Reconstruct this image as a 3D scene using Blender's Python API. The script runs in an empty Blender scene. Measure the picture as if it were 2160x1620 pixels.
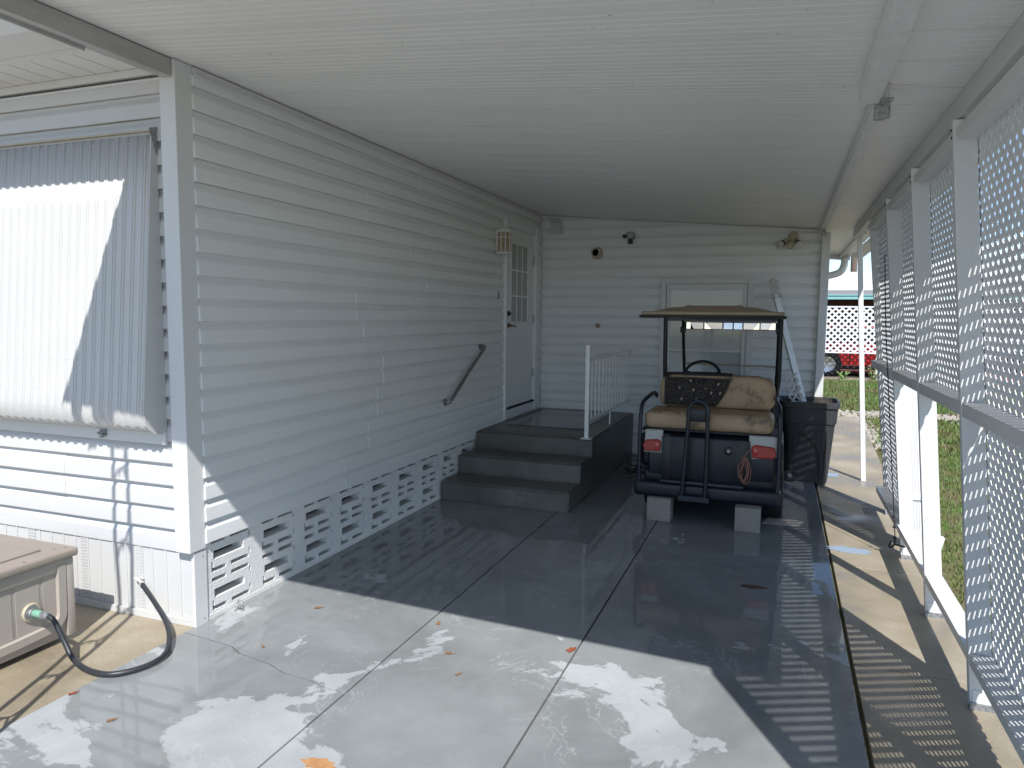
import bpy, bmesh, math, random
import numpy as np
from mathutils import Vector, Matrix
random.seed(7)
S = bpy.context.scene
COL = S.collection
R = math.radians

# ------------------------------------------------------------------ camera
cd = bpy.data.cameras.new('camera'); cam = bpy.data.objects.new('camera', cd); COL.objects.link(cam)
cd.sensor_width = 36; cd.lens = 25.27; cd.clip_start = .05; cd.clip_end = 500
rot = Matrix(((0.93624926, -0.04255678, 0.34874955), (0.35119182, 0.08487648, -0.93244854), (0.01008138, 0.99548225, 0.09441114)))
cam.matrix_world = Matrix.Translation((2.83, 0, 1.65)) @ rot.to_4x4()
S.camera = cam
# ------------------------------------------------------------------ sky and sun
SUN = Vector((.35, -.80, 1.0)).normalized()          # towards the sun
w = bpy.data.worlds.new('World'); S.world = w; w.use_nodes = True
nt = w.node_tree; bg = nt.nodes['Background']; sky = nt.nodes.new('ShaderNodeTexSky')
sky.sky_type = 'NISHITA'; sky.sun_disc = False
sky.sun_elevation = math.asin(SUN.z); sky.sun_rotation = math.atan2(SUN.x, SUN.y)
sky.air_density = .75; sky.dust_density = .15; sky.ozone_density = 1.6
nt.links.new(sky.outputs[0], bg.inputs[0]); bg.inputs[1].default_value = .125
ld = bpy.data.lights.new('sun', 'SUN'); ld.energy = 4.1; ld.angle = R(.5); ld.color = (1, .98, .95)
lo = bpy.data.objects.new('sun', ld); COL.objects.link(lo); lo.rotation_euler = SUN.to_track_quat('Z', 'Y').to_euler()
S.view_settings.view_transform = 'Standard'; S.view_settings.look = 'None'
S.view_settings.exposure = .60; S.view_settings.gamma = 1
cy = S.cycles
cy.max_bounces = 10; cy.diffuse_bounces = 6; cy.glossy_bounces = 4; cy.transmission_bounces = 6
cy.sample_clamp_indirect = 10; cy.caustics_reflective = True; cy.blur_glossy = .22
cy.use_denoising = True

# ------------------------------------------------------------------ materials
def N(t, kind, **kw):
    n = t.nodes.new(kind)
    for k, v in kw.items():
        if k in n.inputs: n.inputs[k].default_value = v
        else: setattr(n, k, v)
    return n
def newmat(name):
    m = bpy.data.materials.new(name); m.use_nodes = True
    return m, m.node_tree, m.node_tree.nodes['Principled BSDF']
def rgba(c): return (c[0], c[1], c[2], 1)
def mat(name, c, c2=None, rough=.5, nscale=6, contrast=.5, bump=0, bscale=60, metal=0, coat=0, stretch=None, dirt=None, rvar=0, detail=6):
    """base colour c broken up towards c2 by noise; optional dirt colour with a shape of its own"""
    m, t, p = newmat(name)
    L = t.links.new
    tc = N(t, 'ShaderNodeTexCoord'); mp = N(t, 'ShaderNodeMapping'); L(tc.outputs['Object'], mp.inputs[0])
    if stretch: mp.inputs['Scale'].default_value = stretch
    c2 = c2 or tuple(x * .88 for x in c)
    n = N(t, 'ShaderNodeTexNoise', Scale=nscale, Detail=detail, Roughness=.6); L(mp.outputs[0], n.inputs['Vector'])
    r = N(t, 'ShaderNodeValToRGB'); L(n.outputs[0], r.inputs[0])
    r.color_ramp.elements[0].position = .5 - contrast * .4; r.color_ramp.elements[1].position = .5 + contrast * .4
    r.color_ramp.elements[0].color = rgba(c2); r.color_ramp.elements[1].color = rgba(c)
    out = r.outputs[0]
    if dirt:
        dn = N(t, 'ShaderNodeTexNoise', Scale=dirt[1], Detail=9, Roughness=.72); L(mp.outputs[0], dn.inputs['Vector'])
        dr = N(t, 'ShaderNodeMapRange'); L(dn.outputs[0], dr.inputs[0])
        dr.inputs[1].default_value = dirt[2]; dr.inputs[2].default_value = dirt[2] + .12; dr.inputs[4].default_value = dirt[3]
        mx = N(t, 'ShaderNodeMix', data_type='RGBA'); L(dr.outputs[0], mx.inputs[0]); L(out, mx.inputs[6]); mx.inputs[7].default_value = rgba(dirt[0])
        out = mx.outputs[2]
    L(out, p.inputs['Base Color'])
    p.inputs['Roughness'].default_value = rough; p.inputs['Metallic'].default_value = metal
    if rvar:
        rr = N(t, 'ShaderNodeMapRange'); L(n.outputs[0], rr.inputs[0]); rr.inputs[3].default_value = rough - rvar; rr.inputs[4].default_value = rough + rvar
        L(rr.outputs[0], p.inputs['Roughness'])
    if coat: p.inputs['Coat Weight'].default_value = coat; p.inputs['Coat Roughness'].default_value = .08
    if bump:
        bn = N(t, 'ShaderNodeTexNoise', Scale=bscale, Detail=5, Roughness=.6); L(mp.outputs[0], bn.inputs['Vector'])
        b = N(t, 'ShaderNodeBump', Strength=1.0, Distance=bump); L(bn.outputs[0], b.inputs['Height']); L(b.outputs[0], p.inputs['Normal'])
    return m

VINYL = (.74, .75, .745)
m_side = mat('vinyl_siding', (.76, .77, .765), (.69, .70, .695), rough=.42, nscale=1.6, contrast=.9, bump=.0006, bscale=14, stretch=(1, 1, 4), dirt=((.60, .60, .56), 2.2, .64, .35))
m_front = mat('vinyl_siding_sunlit', (.59, .588, .578), (.55, .547, .535), rough=.42, nscale=1.6, contrast=.9, bump=.0006, bscale=14, stretch=(1, 1, 4), dirt=((.50, .49, .45), 3.2, .62, .4))  # darker copy of the siding colour, toned down so the sunlit front doesn't clip
m_trim = mat('white_trim_metal', (.66, .665, .66), (.61, .615, .61), rough=.38, nscale=3, contrast=.9, bump=.0003, bscale=50, stretch=(1, 1, .3), dirt=((.56, .56, .53), 9, .66, .35))
m_paint = mat('white_painted_frame', (.70, .70, .69), (.65, .65, .64), rough=.35, nscale=5, contrast=.8, bump=.0003, bscale=70, dirt=((.5, .49, .46), 14, .68, .45))
m_rail = mat('bright_white_rail_paint', (.84, .84, .83), (.80, .80, .79), rough=.3, nscale=5)
m_beam = mat('weathered_beam_paint', (.72, .72, .71), (.60, .60, .58), rough=.45, nscale=16, contrast=.5, bump=.0006, bscale=90, dirt=((.42, .42, .40), 26, .60, .5))
m_eave = mat('grey_eave_beam', (.46, .46, .45), (.36, .36, .35), rough=.4, nscale=16, contrast=.5, bump=.0004, stretch=(1, .2, 1), dirt=((.3, .3, .29), 20, .6, .5))
m_lat = mat('lattice_vinyl', (.76, .77, .78), (.72, .73, .74), rough=.4, nscale=4, contrast=.8, dirt=((.5, .5, .48), 20, .7, .4))
m_block = mat('painted_screen_block', (.74, .74, .725), (.68, .68, .665), rough=.7, nscale=5, contrast=.8, bump=.0045, bscale=60, dirt=((.5, .49, .45), 9, .66, .4))
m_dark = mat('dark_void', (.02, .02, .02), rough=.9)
m_door = mat('white_door_paint', (.75, .76, .755), (.70, .71, .705), rough=.35, nscale=2, contrast=.8, bump=.0003, bscale=30, dirt=((.6, .6, .57), 12, .68, .3))
m_alu = mat('mill_aluminium', (.62, .63, .64), (.5, .5, .51), rough=.35, nscale=8, metal=.7, bump=.0003)
m_steel = mat('brushed_steel', (.42, .40, .38), (.26, .25, .24), rough=.32, nscale=22, contrast=.5, metal=1, rvar=.1)
m_brass = mat('aged_brass', (.33, .20, .09), (.12, .08, .05), rough=.4, nscale=40, metal=1)
m_galv = mat('galvanised_steel', (.45, .46, .47), (.2, .2, .2), rough=.5, nscale=60, contrast=.4, metal=.6)
m_step = mat('wet_grey_step_paint', (.150, .147, .130), (.078, .079, .071), rough=.36, nscale=2.8, contrast=.7, bump=.003, bscale=30, dirt=((.27, .27, .235), 4.2, .60, .55), rvar=.12)
m_mat = mat('clear_floor_mat', (.16, .17, .17), (.12, .13, .13), rough=.12, nscale=4, bump=.0006, bscale=30)
m_navy = mat('navy_body_paint', (.0055, .0078, .016), (.004, .0055, .011), rough=.4, nscale=4, contrast=.9, bump=.0003, dirt=((.05, .05, .055), 7, .62, .5), rvar=.1)
m_black = mat('black_plastic', (.013, .014, .016), (.009, .009, .010), rough=.42, nscale=10, bump=.0004, bscale=120, dirt=((.06, .06, .06), 12, .66, .4))
m_bin = mat('black_bin_plastic', (.045, .047, .052), (.032, .033, .037), rough=.45, nscale=3, bump=.0004, bscale=90, dirt=((.07, .07, .075), 6, .62, .5))
m_tube = mat('dark_blue_steel_tube', (.014, .020, .032), (.008, .011, .018), rough=.34, nscale=15)
m_cream = mat('cream_cart_panel', (.50, .50, .48), (.42, .42, .40), rough=.35, nscale=4, dirt=((.2, .2, .18), 10, .64, .5))
m_vinyl = mat('mildewed_tan_vinyl', (.45, .325, .20), (.38, .27, .165), rough=.5, nscale=5, contrast=.7, bump=.001, bscale=160, dirt=((.075, .058, .038), 5.5, .53, .8), detail=10)
m_roof_tan = mat('tan_canopy', (.44, .335, .23), (.34, .26, .18), rough=.5, nscale=9, contrast=.7, dirt=((.12, .10, .08), 8, .6, .5))
m_red = mat('red_tail_lens', (.42, .026, .012), (.34, .02, .010), rough=.3, nscale=20, coat=.15)
m_rubber = mat('black_rubber', (.018, .018, .018), (.011, .011, .011), rough=.7, nscale=20, bump=.001, bscale=120)
m_rug = mat('black_rubber_mat', (.014, .012, .014), (.009, .008, .009), rough=.65, nscale=50, bump=.001, bscale=400)
m_scroll = mat('brown_scroll_relief', (.085, .070, .066), (.06, .05, .047), rough=.75, nscale=60, bump=.001, bscale=400)
m_cblock = mat('concrete_block', (.30, .275, .245), (.23, .21, .19), rough=.9, nscale=40, contrast=.6, bump=.004, bscale=110)
m_resin = mat('taupe_resin', (.37, .33, .29), (.335, .30, .262), rough=.5, nscale=3, contrast=.9, bump=.0007, bscale=160, dirt=((.27, .22, .18), 5, .62, .4))
m_resin2 = mat('taupe_resin_lid', (.32, .27, .23), (.285, .24, .205), rough=.5, nscale=3, contrast=.9, bump=.0007, bscale=160, dirt=((.2, .16, .13), 4, .6, .35))
m_hose = mat('black_hose', (.032, .036, .042), (.02, .022, .026), rough=.42, nscale=30, dirt=((.1, .1, .1), 20, .62, .5))
m_green = mat('green_fitting', (.20, .42, .31), rough=.4)
m_leaf = mat('dry_oak_leaf', (.30, .165, .075), (.17, .09, .04), rough=.6, nscale=60, contrast=.6)
m_rleaf = mat('red_brown_leaf', (.33, .09, .035), (.2, .05, .025), rough=.6, nscale=60)
m_bulb = mat('frosted_bulb', (.62, .62, .60), rough=.15)
m_beige = mat('aged_cream_plastic', (.50, .44, .33), (.40, .35, .26), rough=.45, nscale=25, dirt=((.22, .17, .1), 20, .6, .6))
m_amber = mat('amber_lantern_glass', (.36, .29, .19), (.25, .195, .12), rough=.25, nscale=20)
m_rock = mat('white_gravel', (.46, .42, .36), (.28, .25, .21), rough=.9, nscale=30)
m_wood = mat('weathered_pole_wood', (.20, .15, .11), (.12, .09, .07), rough=.9, nscale=6, stretch=(1, 1, .1))
m_teal = mat('teal_gutter_paint', (.22, .50, .47), (.19, .44, .42), rough=.4)
m_brown = mat('brown_house_siding', (.055, .032, .026), (.04, .024, .02), rough=.7, nscale=10)
m_whiteroof = mat('white_roof_coating', (.74, .74, .73), (.66, .66, .65), rough=.7, nscale=2)
m_carred = mat('red_car_paint', (.50, .012, .016), (.44, .010, .013), rough=.25, coat=1)
m_rim = mat('alloy_rim', (.6, .6, .6), rough=.25, metal=.8)
m_brick = mat('red_paver', (.30, .10, .075), (.2, .07, .055), rough=.8, nscale=30)
m_wire = mat('wire_cable', (.02, .02, .02), rough=.6)
m_cord = mat('salmon_cord', (.36, .17, .12), (.27, .13, .1), rough=.5, nscale=80)
m_rope = mat('black_cord', (.01, .01, .01), rough=.7)
m_soffit = mat('soffit_panel', (.74, .74, .72), (.66, .66, .64), rough=.45, nscale=2, contrast=.9, dirt=((.5, .49, .45), 6, .62, .3))
m_aw = mat('awning_enamel', (.57, .565, .55), (.525, .52, .505), rough=.36, nscale=3, contrast=.9, bump=.0003, bscale=30, dirt=((.55, .55, .52), 7, .66, .35))

def glass(name, tint, rough=.06, back=(.45, .48, .47)):
    m, t, p = newmat(name)
    L = t.links.new
    tc = N(t, 'ShaderNodeTexCoord'); n = N(t, 'ShaderNodeTexNoise', Scale=2.0, Detail=3); L(tc.outputs['Object'], n.inputs['Vector'])
    mx = N(t, 'ShaderNodeMix', data_type='RGBA'); L(n.outputs[0], mx.inputs[0]); mx.inputs[6].default_value = rgba(back); mx.inputs[7].default_value = rgba(tint)
    L(mx.outputs[2], p.inputs['Base Color']); p.inputs['Roughness'].default_value = .5
    p.inputs['Coat Weight'].default_value = 1; p.inputs['Coat Roughness'].default_value = rough
    return m
m_glass = glass('pane_with_shade_behind', (.40, .44, .43), back=(.48, .52, .51))
m_mirror = mat('mirror_glass', (.85, .87, .88), (.84, .86, .87), rough=.03, metal=1)
m_curtain = mat('pleated_curtain_behind_glass', (.40, .39, .36), (.28, .27, .25), rough=.4, nscale=30, stretch=(1, 8, .3), coat=.6)

def slab_mat():
    """grey painted concrete, mostly wet (dark, mirror-smooth) with dry paler patches that have outlines of their own"""
    m, t, p = newmat('grey_painted_slab'); L = t.links.new
    tc = N(t, 'ShaderNodeTexCoord'); 
    def noise(s, d=6, r=.55, dist=0, vec=None):
        n = N(t, 'ShaderNodeTexNoise', Scale=s, Detail=d, Roughness=r, Distortion=dist); L((vec or tc.outputs['Object']), n.inputs['Vector']); return n
    sx = N(t, 'ShaderNodeSeparateXYZ'); L(tc.outputs['Object'], sx.inputs[0])
    a = noise(1.5, 8, .58, .6)
    g = N(t, 'ShaderNodeMapRange'); L(sx.outputs['Y'], g.inputs[0]); g.inputs[1].default_value = 2.2; g.inputs[2].default_value = 4.4; g.inputs[3].default_value = .02; g.inputs[4].default_value = -.12
    s = N(t, 'ShaderNodeMath', operation='ADD'); a2 = noise(9, 8, .7); a3 = N(t, 'ShaderNodeMath', operation='MULTIPLY_ADD'); L(a2.outputs[0], a3.inputs[0]); a3.inputs[1].default_value = .09; L(a.outputs[0], a3.inputs[2]); a4 = N(t, 'ShaderNodeMath', operation='SUBTRACT'); L(a3.outputs[0], a4.inputs[0]); a4.inputs[1].default_value = .045
    L(a4.outputs[0], s.inputs[0]); L(g.outputs[0], s.inputs[1])
    dry = N(t, 'ShaderNodeMapRange', interpolation_type='SMOOTHSTEP'); L(s.outputs[0], dry.inputs[0]); dry.inputs[1].default_value = .535; dry.inputs[2].default_value = .560
    mid = N(t, 'ShaderNodeMapRange'); L(s.outputs[0], mid.inputs[0]); mid.inputs[1].default_value = .40; mid.inputs[2].default_value = .56
    f = noise(5, 9, .65); 
    wet = N(t, 'ShaderNodeMix', data_type='RGBA'); L(f.outputs[0], wet.inputs[0]); wet.inputs[6].default_value = (.180, .192, .195, 1); wet.inputs[7].default_value = (.275, .29, .292, 1)
    dr = N(t, 'ShaderNodeMix', data_type='RGBA'); L(f.outputs[0], dr.inputs[0]); dr.inputs[6].default_value = (.325, .345, .352, 1); dr.inputs[7].default_value = (.42, .442, .448, 1)
    c = N(t, 'ShaderNodeMix', data_type='RGBA'); L(dry.outputs[0], c.inputs[0]); L(wet.outputs[2], c.inputs[6]); L(dr.outputs[2], c.inputs[7])
    # warm stains, dark scuffs
    st = noise(1.7, 10, .7, .3); sm = N(t, 'ShaderNodeMapRange'); L(st.outputs[0], sm.inputs[0]); sm.inputs[1].default_value = .60; sm.inputs[2].default_value = .74; sm.inputs[4].default_value = .55
    c2 = N(t, 'ShaderNodeMix', data_type='RGBA'); L(sm.outputs[0], c2.inputs[0]); L(c.outputs[2], c2.inputs[6]); c2.inputs[7].default_value = (.25, .215, .17, 1)
    sc = noise(5.6, 13, .85, 1.6); sk = N(t, 'ShaderNodeMapRange'); L(sc.outputs[0], sk.inputs[0]); sk.inputs[1].default_value = .615; sk.inputs[2].default_value = .68; sk.inputs[4].default_value = .6
    c3 = N(t, 'ShaderNodeMix', data_type='RGBA'); L(sk.outputs[0], c3.inputs[0]); L(c2.outputs[2], c3.inputs[6]); c3.inputs[7].default_value = (.13, .14, .15, 1)
    # drying outlines and fine scratches: thin pale and dark curves
    def curve(scale, dist, width, det=3):
        n = noise(scale, det, .6, dist); q = N(t, 'ShaderNodeMath', operation='SUBTRACT'); L(n.outputs[0], q.inputs[0]); q.inputs[1].default_value = .5
        ab = N(t, 'ShaderNodeMath', operation='ABSOLUTE'); L(q.outputs[0], ab.inputs[0])
        mr = N(t, 'ShaderNodeMapRange'); L(ab.outputs[0], mr.inputs[0]); mr.inputs[1].default_value = 0; mr.inputs[2].default_value = width; mr.inputs[3].default_value = 1; mr.inputs[4].default_value = 0
        mk = noise(scale * .6, 4, .6); mm = N(t, 'ShaderNodeMapRange'); L(mk.outputs[0], mm.inputs[0]); mm.inputs[1].default_value = .5; mm.inputs[2].default_value = .6
        mu = N(t, 'ShaderNodeMath', operation='MULTIPLY'); L(mr.outputs[0], mu.inputs[0]); L(mm.outputs[0], mu.inputs[1]); return mu
    k1 = curve(2.6, 1.5, .012, 6); k2 = curve(7, 3.0, .010, 2)
    e1 = N(t, 'ShaderNodeMix', data_type='RGBA'); m1 = N(t, 'ShaderNodeMath', operation='MULTIPLY'); L(k1.outputs[0], m1.inputs[0]); m1.inputs[1].default_value = .5; L(m1.outputs[0], e1.inputs[0]); L(c3.outputs[2], e1.inputs[6]); e1.inputs[7].default_value = (.47, .48, .47, 1)
    e2 = N(t, 'ShaderNodeMix', data_type='RGBA'); m2 = N(t, 'ShaderNodeMath', operation='MULTIPLY'); L(k2.outputs[0], m2.inputs[0]); m2.inputs[1].default_value = .35; L(m2.outputs[0], e2.inputs[0]); L(e1.outputs[2], e2.inputs[6]); e2.inputs[7].default_value = (.17, .175, .175, 1)
    # damp film: broad soft darkening
    dn = noise(.9, 5, .6, .8); dm = N(t, 'ShaderNodeMapRange'); L(dn.outputs[0], dm.inputs[0]); dm.inputs[1].default_value = .38; dm.inputs[2].default_value = .62; dm.inputs[3].default_value = .84; dm.inputs[4].default_value = 1.12
    e3 = N(t, 'ShaderNodeMix', data_type='RGBA', blend_type='MULTIPLY'); e3.inputs[0].default_value = 1; L(e2.outputs[2], e3.inputs[6]); L(dm.outputs[0], e3.inputs[7])
    L(e3.outputs[2], p.inputs['Base Color'])
    r1 = N(t, 'ShaderNodeMapRange'); L(dry.outputs[0], r1.inputs[0]); r1.inputs[3].default_value = .03; r1.inputs[4].default_value = .42
    r2 = N(t, 'ShaderNodeMath', operation='MULTIPLY_ADD'); L(mid.outputs[0], r2.inputs[0]); r2.inputs[1].default_value = .025; L(r1.outputs[0], r2.inputs[2])
    L(r2.outputs[0], p.inputs['Roughness']); p.inputs['IOR'].default_value = 1.45
    b1 = noise(1.3, 2, .5); b2 = noise(70, 4, .6)
    k = N(t, 'ShaderNodeMath', operation='MULTIPLY'); L(b2.outputs[0], k.inputs[0]); L(dry.outputs[0], k.inputs[1])
    bb = N(t, 'ShaderNodeBump', Strength=1, Distance=.0045); L(b1.outputs[0], bb.inputs['Height'])
    bc = N(t, 'ShaderNodeBump', Strength=1, Distance=.0006); L(k.outputs[0], bc.inputs['Height']); L(bb.outputs[0], bc.inputs['Normal'])
    b3 = noise(3.6, 1.5, .4); bd_ = N(t, 'ShaderNodeBump', Strength=1, Distance=.0008); L(b3.outputs[0], bd_.inputs['Height']); L(bc.outputs[0], bd_.inputs['Normal'])
    L(bd_.outputs[0], p.inputs['Normal'])
    return m
m_slab = slab_mat()
def tan_mat():
    m, t, p = newmat('bare_tan_concrete'); L = t.links.new
    tc = N(t, 'ShaderNodeTexCoord')
    def noise(s, d=6, r=.6): n = N(t, 'ShaderNodeTexNoise', Scale=s, Detail=d, Roughness=r); L(tc.outputs['Object'], n.inputs['Vector']); return n
    a = noise(1.4, 8); f = noise(140, 3, .8)
    r = N(t, 'ShaderNodeValToRGB'); L(a.outputs[0], r.inputs[0]); e = r.color_ramp.elements
    e[0].position = .34; e[0].color = (.20, .168, .122, 1); e[1].position = .62; e[1].color = (.35, .305, .235, 1); q = e.new(.48); q.color = (.29, .245, .172, 1)
    mx = N(t, 'ShaderNodeMix', data_type='RGBA', blend_type='MULTIPLY'); mx.inputs[0].default_value = 1; L(r.outputs[0], mx.inputs[6])
    fr = N(t, 'ShaderNodeMapRange'); L(f.outputs[0], fr.inputs[0]); fr.inputs[1].default_value = .3; fr.inputs[2].default_value = .7; fr.inputs[3].default_value = .78; fr.inputs[4].default_value = 1.15
    L(fr.outputs[0], mx.inputs[7]); L(mx.outputs[2], p.inputs['Base Color'])
    rr = N(t, 'ShaderNodeMapRange'); L(a.outputs[0], rr.inputs[0]); rr.inputs[1].default_value = .38; rr.inputs[2].default_value = .56; rr.inputs[3].default_value = .22; rr.inputs[4].default_value = .75
    L(rr.outputs[0], p.inputs['Roughness'])
    b = N(t, 'ShaderNodeBump', Strength=1, Distance=.0012); L(f.outputs[0], b.inputs['Height']); L(b.outputs[0], p.inputs['Normal'])
    return m
m_tan = tan_mat()
def grass_mat(name, dark=False):
    m, t, p = newmat(name); L = t.links.new
    tc = N(t, 'ShaderNodeTexCoord'); n = N(t, 'ShaderNodeTexNoise', Scale=1.3, Detail=8, Roughness=.65); L(tc.outputs['Object'], n.inputs['Vector'])
    r = N(t, 'ShaderNodeValToRGB'); L(n.outputs[0], r.inputs[0]); e = r.color_ramp.elements
    e[0].position = .38; e[0].color = (.17, .14, .065, 1); e[1].position = .60; e[1].color = (.10, .20, .035, 1)
    q = e.new(.47); q.color = (.13, .16, .045, 1)
    L(r.outputs[0], p.inputs['Base Color']); p.inputs['Roughness'].default_value = .6
    return m
m_grass = grass_mat('lawn_blades'); 
m_soil = mat('lawn_soil', (.12, .12, .05), (.16, .13, .075), rough=.95, nscale=5, bump=.01, bscale=40)

# ------------------------------------------------------------------ mesh builder
class MB:
    def __init__(s): s.v = []; s.f = []
    def add(s, vs, fs):
        o = len(s.v); s.v.extend([tuple(v) for v in vs]); s.f.extend([tuple(i + o for i in f) for f in fs]); return s
    def box(s, x0, x1, y0, y1, z0, z1):
        return s.hexa([(x0,y0,z0),(x1,y0,z0),(x1,y1,z0),(x0,y1,z0)], [(x0,y0,z1),(x1,y0,z1),(x1,y1,z1),(x0,y1,z1)])
    def hexa(s, b, t):
        return s.add(list(b) + list(t), [(3,2,1,0),(4,5,6,7),(0,1,5,4),(1,2,6,5),(2,3,7,6),(3,0,4,7)])
    def rbox(s, x0, x1, y0, y1, z0, z1, bev=.02, seg=3, top=None):
        bm = bmesh.new(); bmesh.ops.create_cube(bm, size=1)
        for v in bm.verts:
            v.co = Vector((x0 + (v.co.x + .5) * (x1 - x0), y0 + (v.co.y + .5) * (y1 - y0), z0 + (v.co.z + .5) * (z1 - z0)))
            if top and v.co.z > (z0 + z1) / 2:      # taper of the upper face about its centre
                v.co.x = (x0 + x1) / 2 + (v.co.x - (x0 + x1) / 2) * top[0]; v.co.y = (y0 + y1) / 2 + (v.co.y - (y0 + y1) / 2) * top[1]
        bmesh.ops.bevel(bm, geom=bm.edges[:] , offset=bev, segments=seg, affect='EDGES', profile=.5)
        bm.verts.index_update(); s.add([v.co[:] for v in bm.verts], [[v.index for v in f.verts] for f in bm.faces]); bm.free(); return s
    def prism(s, poly, axis, a, b):
        def P(u, v, w): return {'x': (w, u, v), 'y': (u, w, v), 'z': (u, v, w)}[axis]
        n = len(poly)
        vs = [P(u, v, a) for u, v in poly] + [P(u, v, b) for u, v in poly]
        return s.add(vs, [tuple(range(n))[::-1], tuple(range(n, 2 * n))] + [(i, (i + 1) % n, n + (i + 1) % n, n + i) for i in range(n)])
    def tube(s, pts, r, n=10, cap=True, closed=False, flat=None):
        pts = [Vector(p) for p in pts]; m = len(pts); rs = r if isinstance(r, (list, tuple)) else [r] * m
        T0 = None; vs = []; U = None
        for i, p in enumerate(pts):
            a = pts[i - 1] if (i or closed) else p; b = pts[(i + 1) % m] if (i < m - 1 or closed) else p
            T = (b - a).normalized()
            if U is None:
                U = T.orthogonal().normalized()
                if flat is not None:
                    U = (Vector(flat) - Vector(flat).dot(T) * T).normalized()
            else: U = (U - U.dot(T) * T).normalized()
            W = T.cross(U)
            for k in range(n):
                an = 2 * math.pi * k / n; vs.append(p + (U * math.cos(an) + W * math.sin(an)) * rs[i])
        fs = []
        for i in range(m if closed else m - 1):
            j = (i + 1) % m
            for k in range(n): fs.append((i*n+k, i*n+(k+1)%n, j*n+(k+1)%n, j*n+k))
        if cap and not closed: fs += [tuple(range(n))[::-1], tuple(range((m-1)*n, m*n))]
        return s.add(vs, fs)
    def lathe(s, prof, c, axis='z', n=24, arc=2*math.pi):
        """prof: (radius, height) along the axis"""
        vs = []; c = Vector(c)
        for r, h in prof:
            for k in range(n):
                a = arc * k / n; q = (math.cos(a) * r, math.sin(a) * r)
                vs.append(c + Vector({'z': (q[0], q[1], h), 'y': (q[0], h, q[1]), 'x': (h, q[0], q[1])}[axis]))
        fs = [(i*n+k, i*n+(k+1)%n, (i+1)*n+(k+1)%n, (i+1)*n+k) for i in range(len(prof)-1) for k in range(n)]
        if prof[0][0] > 1e-5: fs.append(tuple(range(n))[::-1])
        if prof[-1][0] > 1e-5: fs.append(tuple(range((len(prof)-1)*n, len(prof)*n)))
        return s.add(vs, fs)
    def xf(s, M, start=0):
        M = Matrix(M)
        s.v[start:] = [tuple(M @ Vector(v)) for v in s.v[start:]]; return s
    def build(s, name, m, parent=None, smooth=None, bevel=0, doub=False):
        me = bpy.data.meshes.new(name); off = parent.matrix_world_loc if False else (WLOC.get(parent.name, Vector()) if parent else Vector())
        org = off
        me.from_pydata([tuple(Vector(v) - org) for v in s.v], [], s.f); me.update()
        bm = bmesh.new(); bm.from_mesh(me)
        if doub: bmesh.ops.remove_doubles(bm, verts=bm.verts, dist=1e-5)
        bmesh.ops.recalc_face_normals(bm, faces=bm.faces); bm.to_mesh(me); bm.free()
        me.materials.append(m)
        if smooth is not None:
            me.polygons.foreach_set('use_smooth', [True] * len(me.polygons)); me.set_sharp_from_angle(angle=R(smooth))
        o = bpy.data.objects.new(name, me); COL.objects.link(o)
        if parent: o.parent = parent
        WLOC[o.name] = org.copy()
        if bevel:
            b = o.modifiers.new('bevel', 'BEVEL'); b.width = bevel; b.segments = 2; b.limit_method = 'ANGLE'; b.angle_limit = R(40)
        return o
WLOC = {}
def tag(o, label, cat, group=None):
    o['label'] = label; o['category'] = cat
    if group: o['group'] = group
    return o
def thing(name, label, cat, loc=(0, 0, 0), group=None):
    o = bpy.data.objects.new(name, None); o.empty_display_size = .1; COL.objects.link(o); o.location = loc; WLOC[o.name] = Vector(loc)
    return tag(o, label, cat, group)
def struct(mb, name, m, kind='structure', **k):
    o = mb.build(name, m, **k); o['kind'] = kind; return o
def bez(pts, n=8, closed=False):
    """Catmull-Rom through the points"""
    P = [Vector(p) for p in pts]; out = []; m = len(P)
    for i in range(m if closed else m - 1):
        a, b, c, d = (P[(i-1) % m], P[i], P[(i+1) % m], P[(i+2) % m]) if closed else (P[max(i-1,0)], P[i], P[i+1], P[min(i+2,m-1)])
        for k in range(n):
            t = k / n; out.append(.5 * ((2*b) + (c-a)*t + (2*a-5*b+4*c-d)*t*t + (3*b-a-3*c+d)*t**3))
    if not closed: out.append(P[-1])
    return out
def cpoly(poly, u0, u1, v0, v1):
    for ax, lim, sg in ((0, u0, 1), (0, u1, -1), (1, v0, 1), (1, v1, -1)):
        out = []
        for i in range(len(poly)):
            a, b = poly[i], poly[(i + 1) % len(poly)]; da = sg * (a[ax] - lim); db = sg * (b[ax] - lim)
            if da >= 0: out.append(a)
            if da * db < 0: t = da / (da - db); out.append((a[0] + (b[0]-a[0])*t, a[1] + (b[1]-a[1])*t))
        poly = out
        if len(poly) < 3: return []
    return poly
def lattice(u0, u1, v0, v1, pitch, width, th, f, mb=None):
    """two layers of diagonal strips clipped to a rectangle; f(u, v, w) -> world point, w through the thickness"""
    mb = mb or MB(); d = pitch * math.sqrt(2); h = width / math.sqrt(2)
    for sg, w0 in ((1, 0), (-1, th)):
        k = int(((u0 if sg > 0 else u0) - (v1 - v0)) / d) - 1
        while k * d < u1 + (v1 - v0) + d:
            c = k * d
            q = [(c - h, 0), (c + h, 0), (c + h + sg * (v1 - v0), v1 - v0), (c - h + sg * (v1 - v0), v1 - v0)]
            q = cpoly([(a, b + v0) for a, b in q], u0, u1, v0, v1)
            if len(q) >= 3:
                n = len(q); mb.add([f(a, b, w0) for a, b in q] + [f(a, b, w0 + th) for a, b in q],
                                   [tuple(range(n))[::-1], tuple(range(n, 2*n))] + [(i, (i+1) % n, n + (i+1) % n, n+i) for i in range(n)])
            k += 1
    return mb
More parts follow.
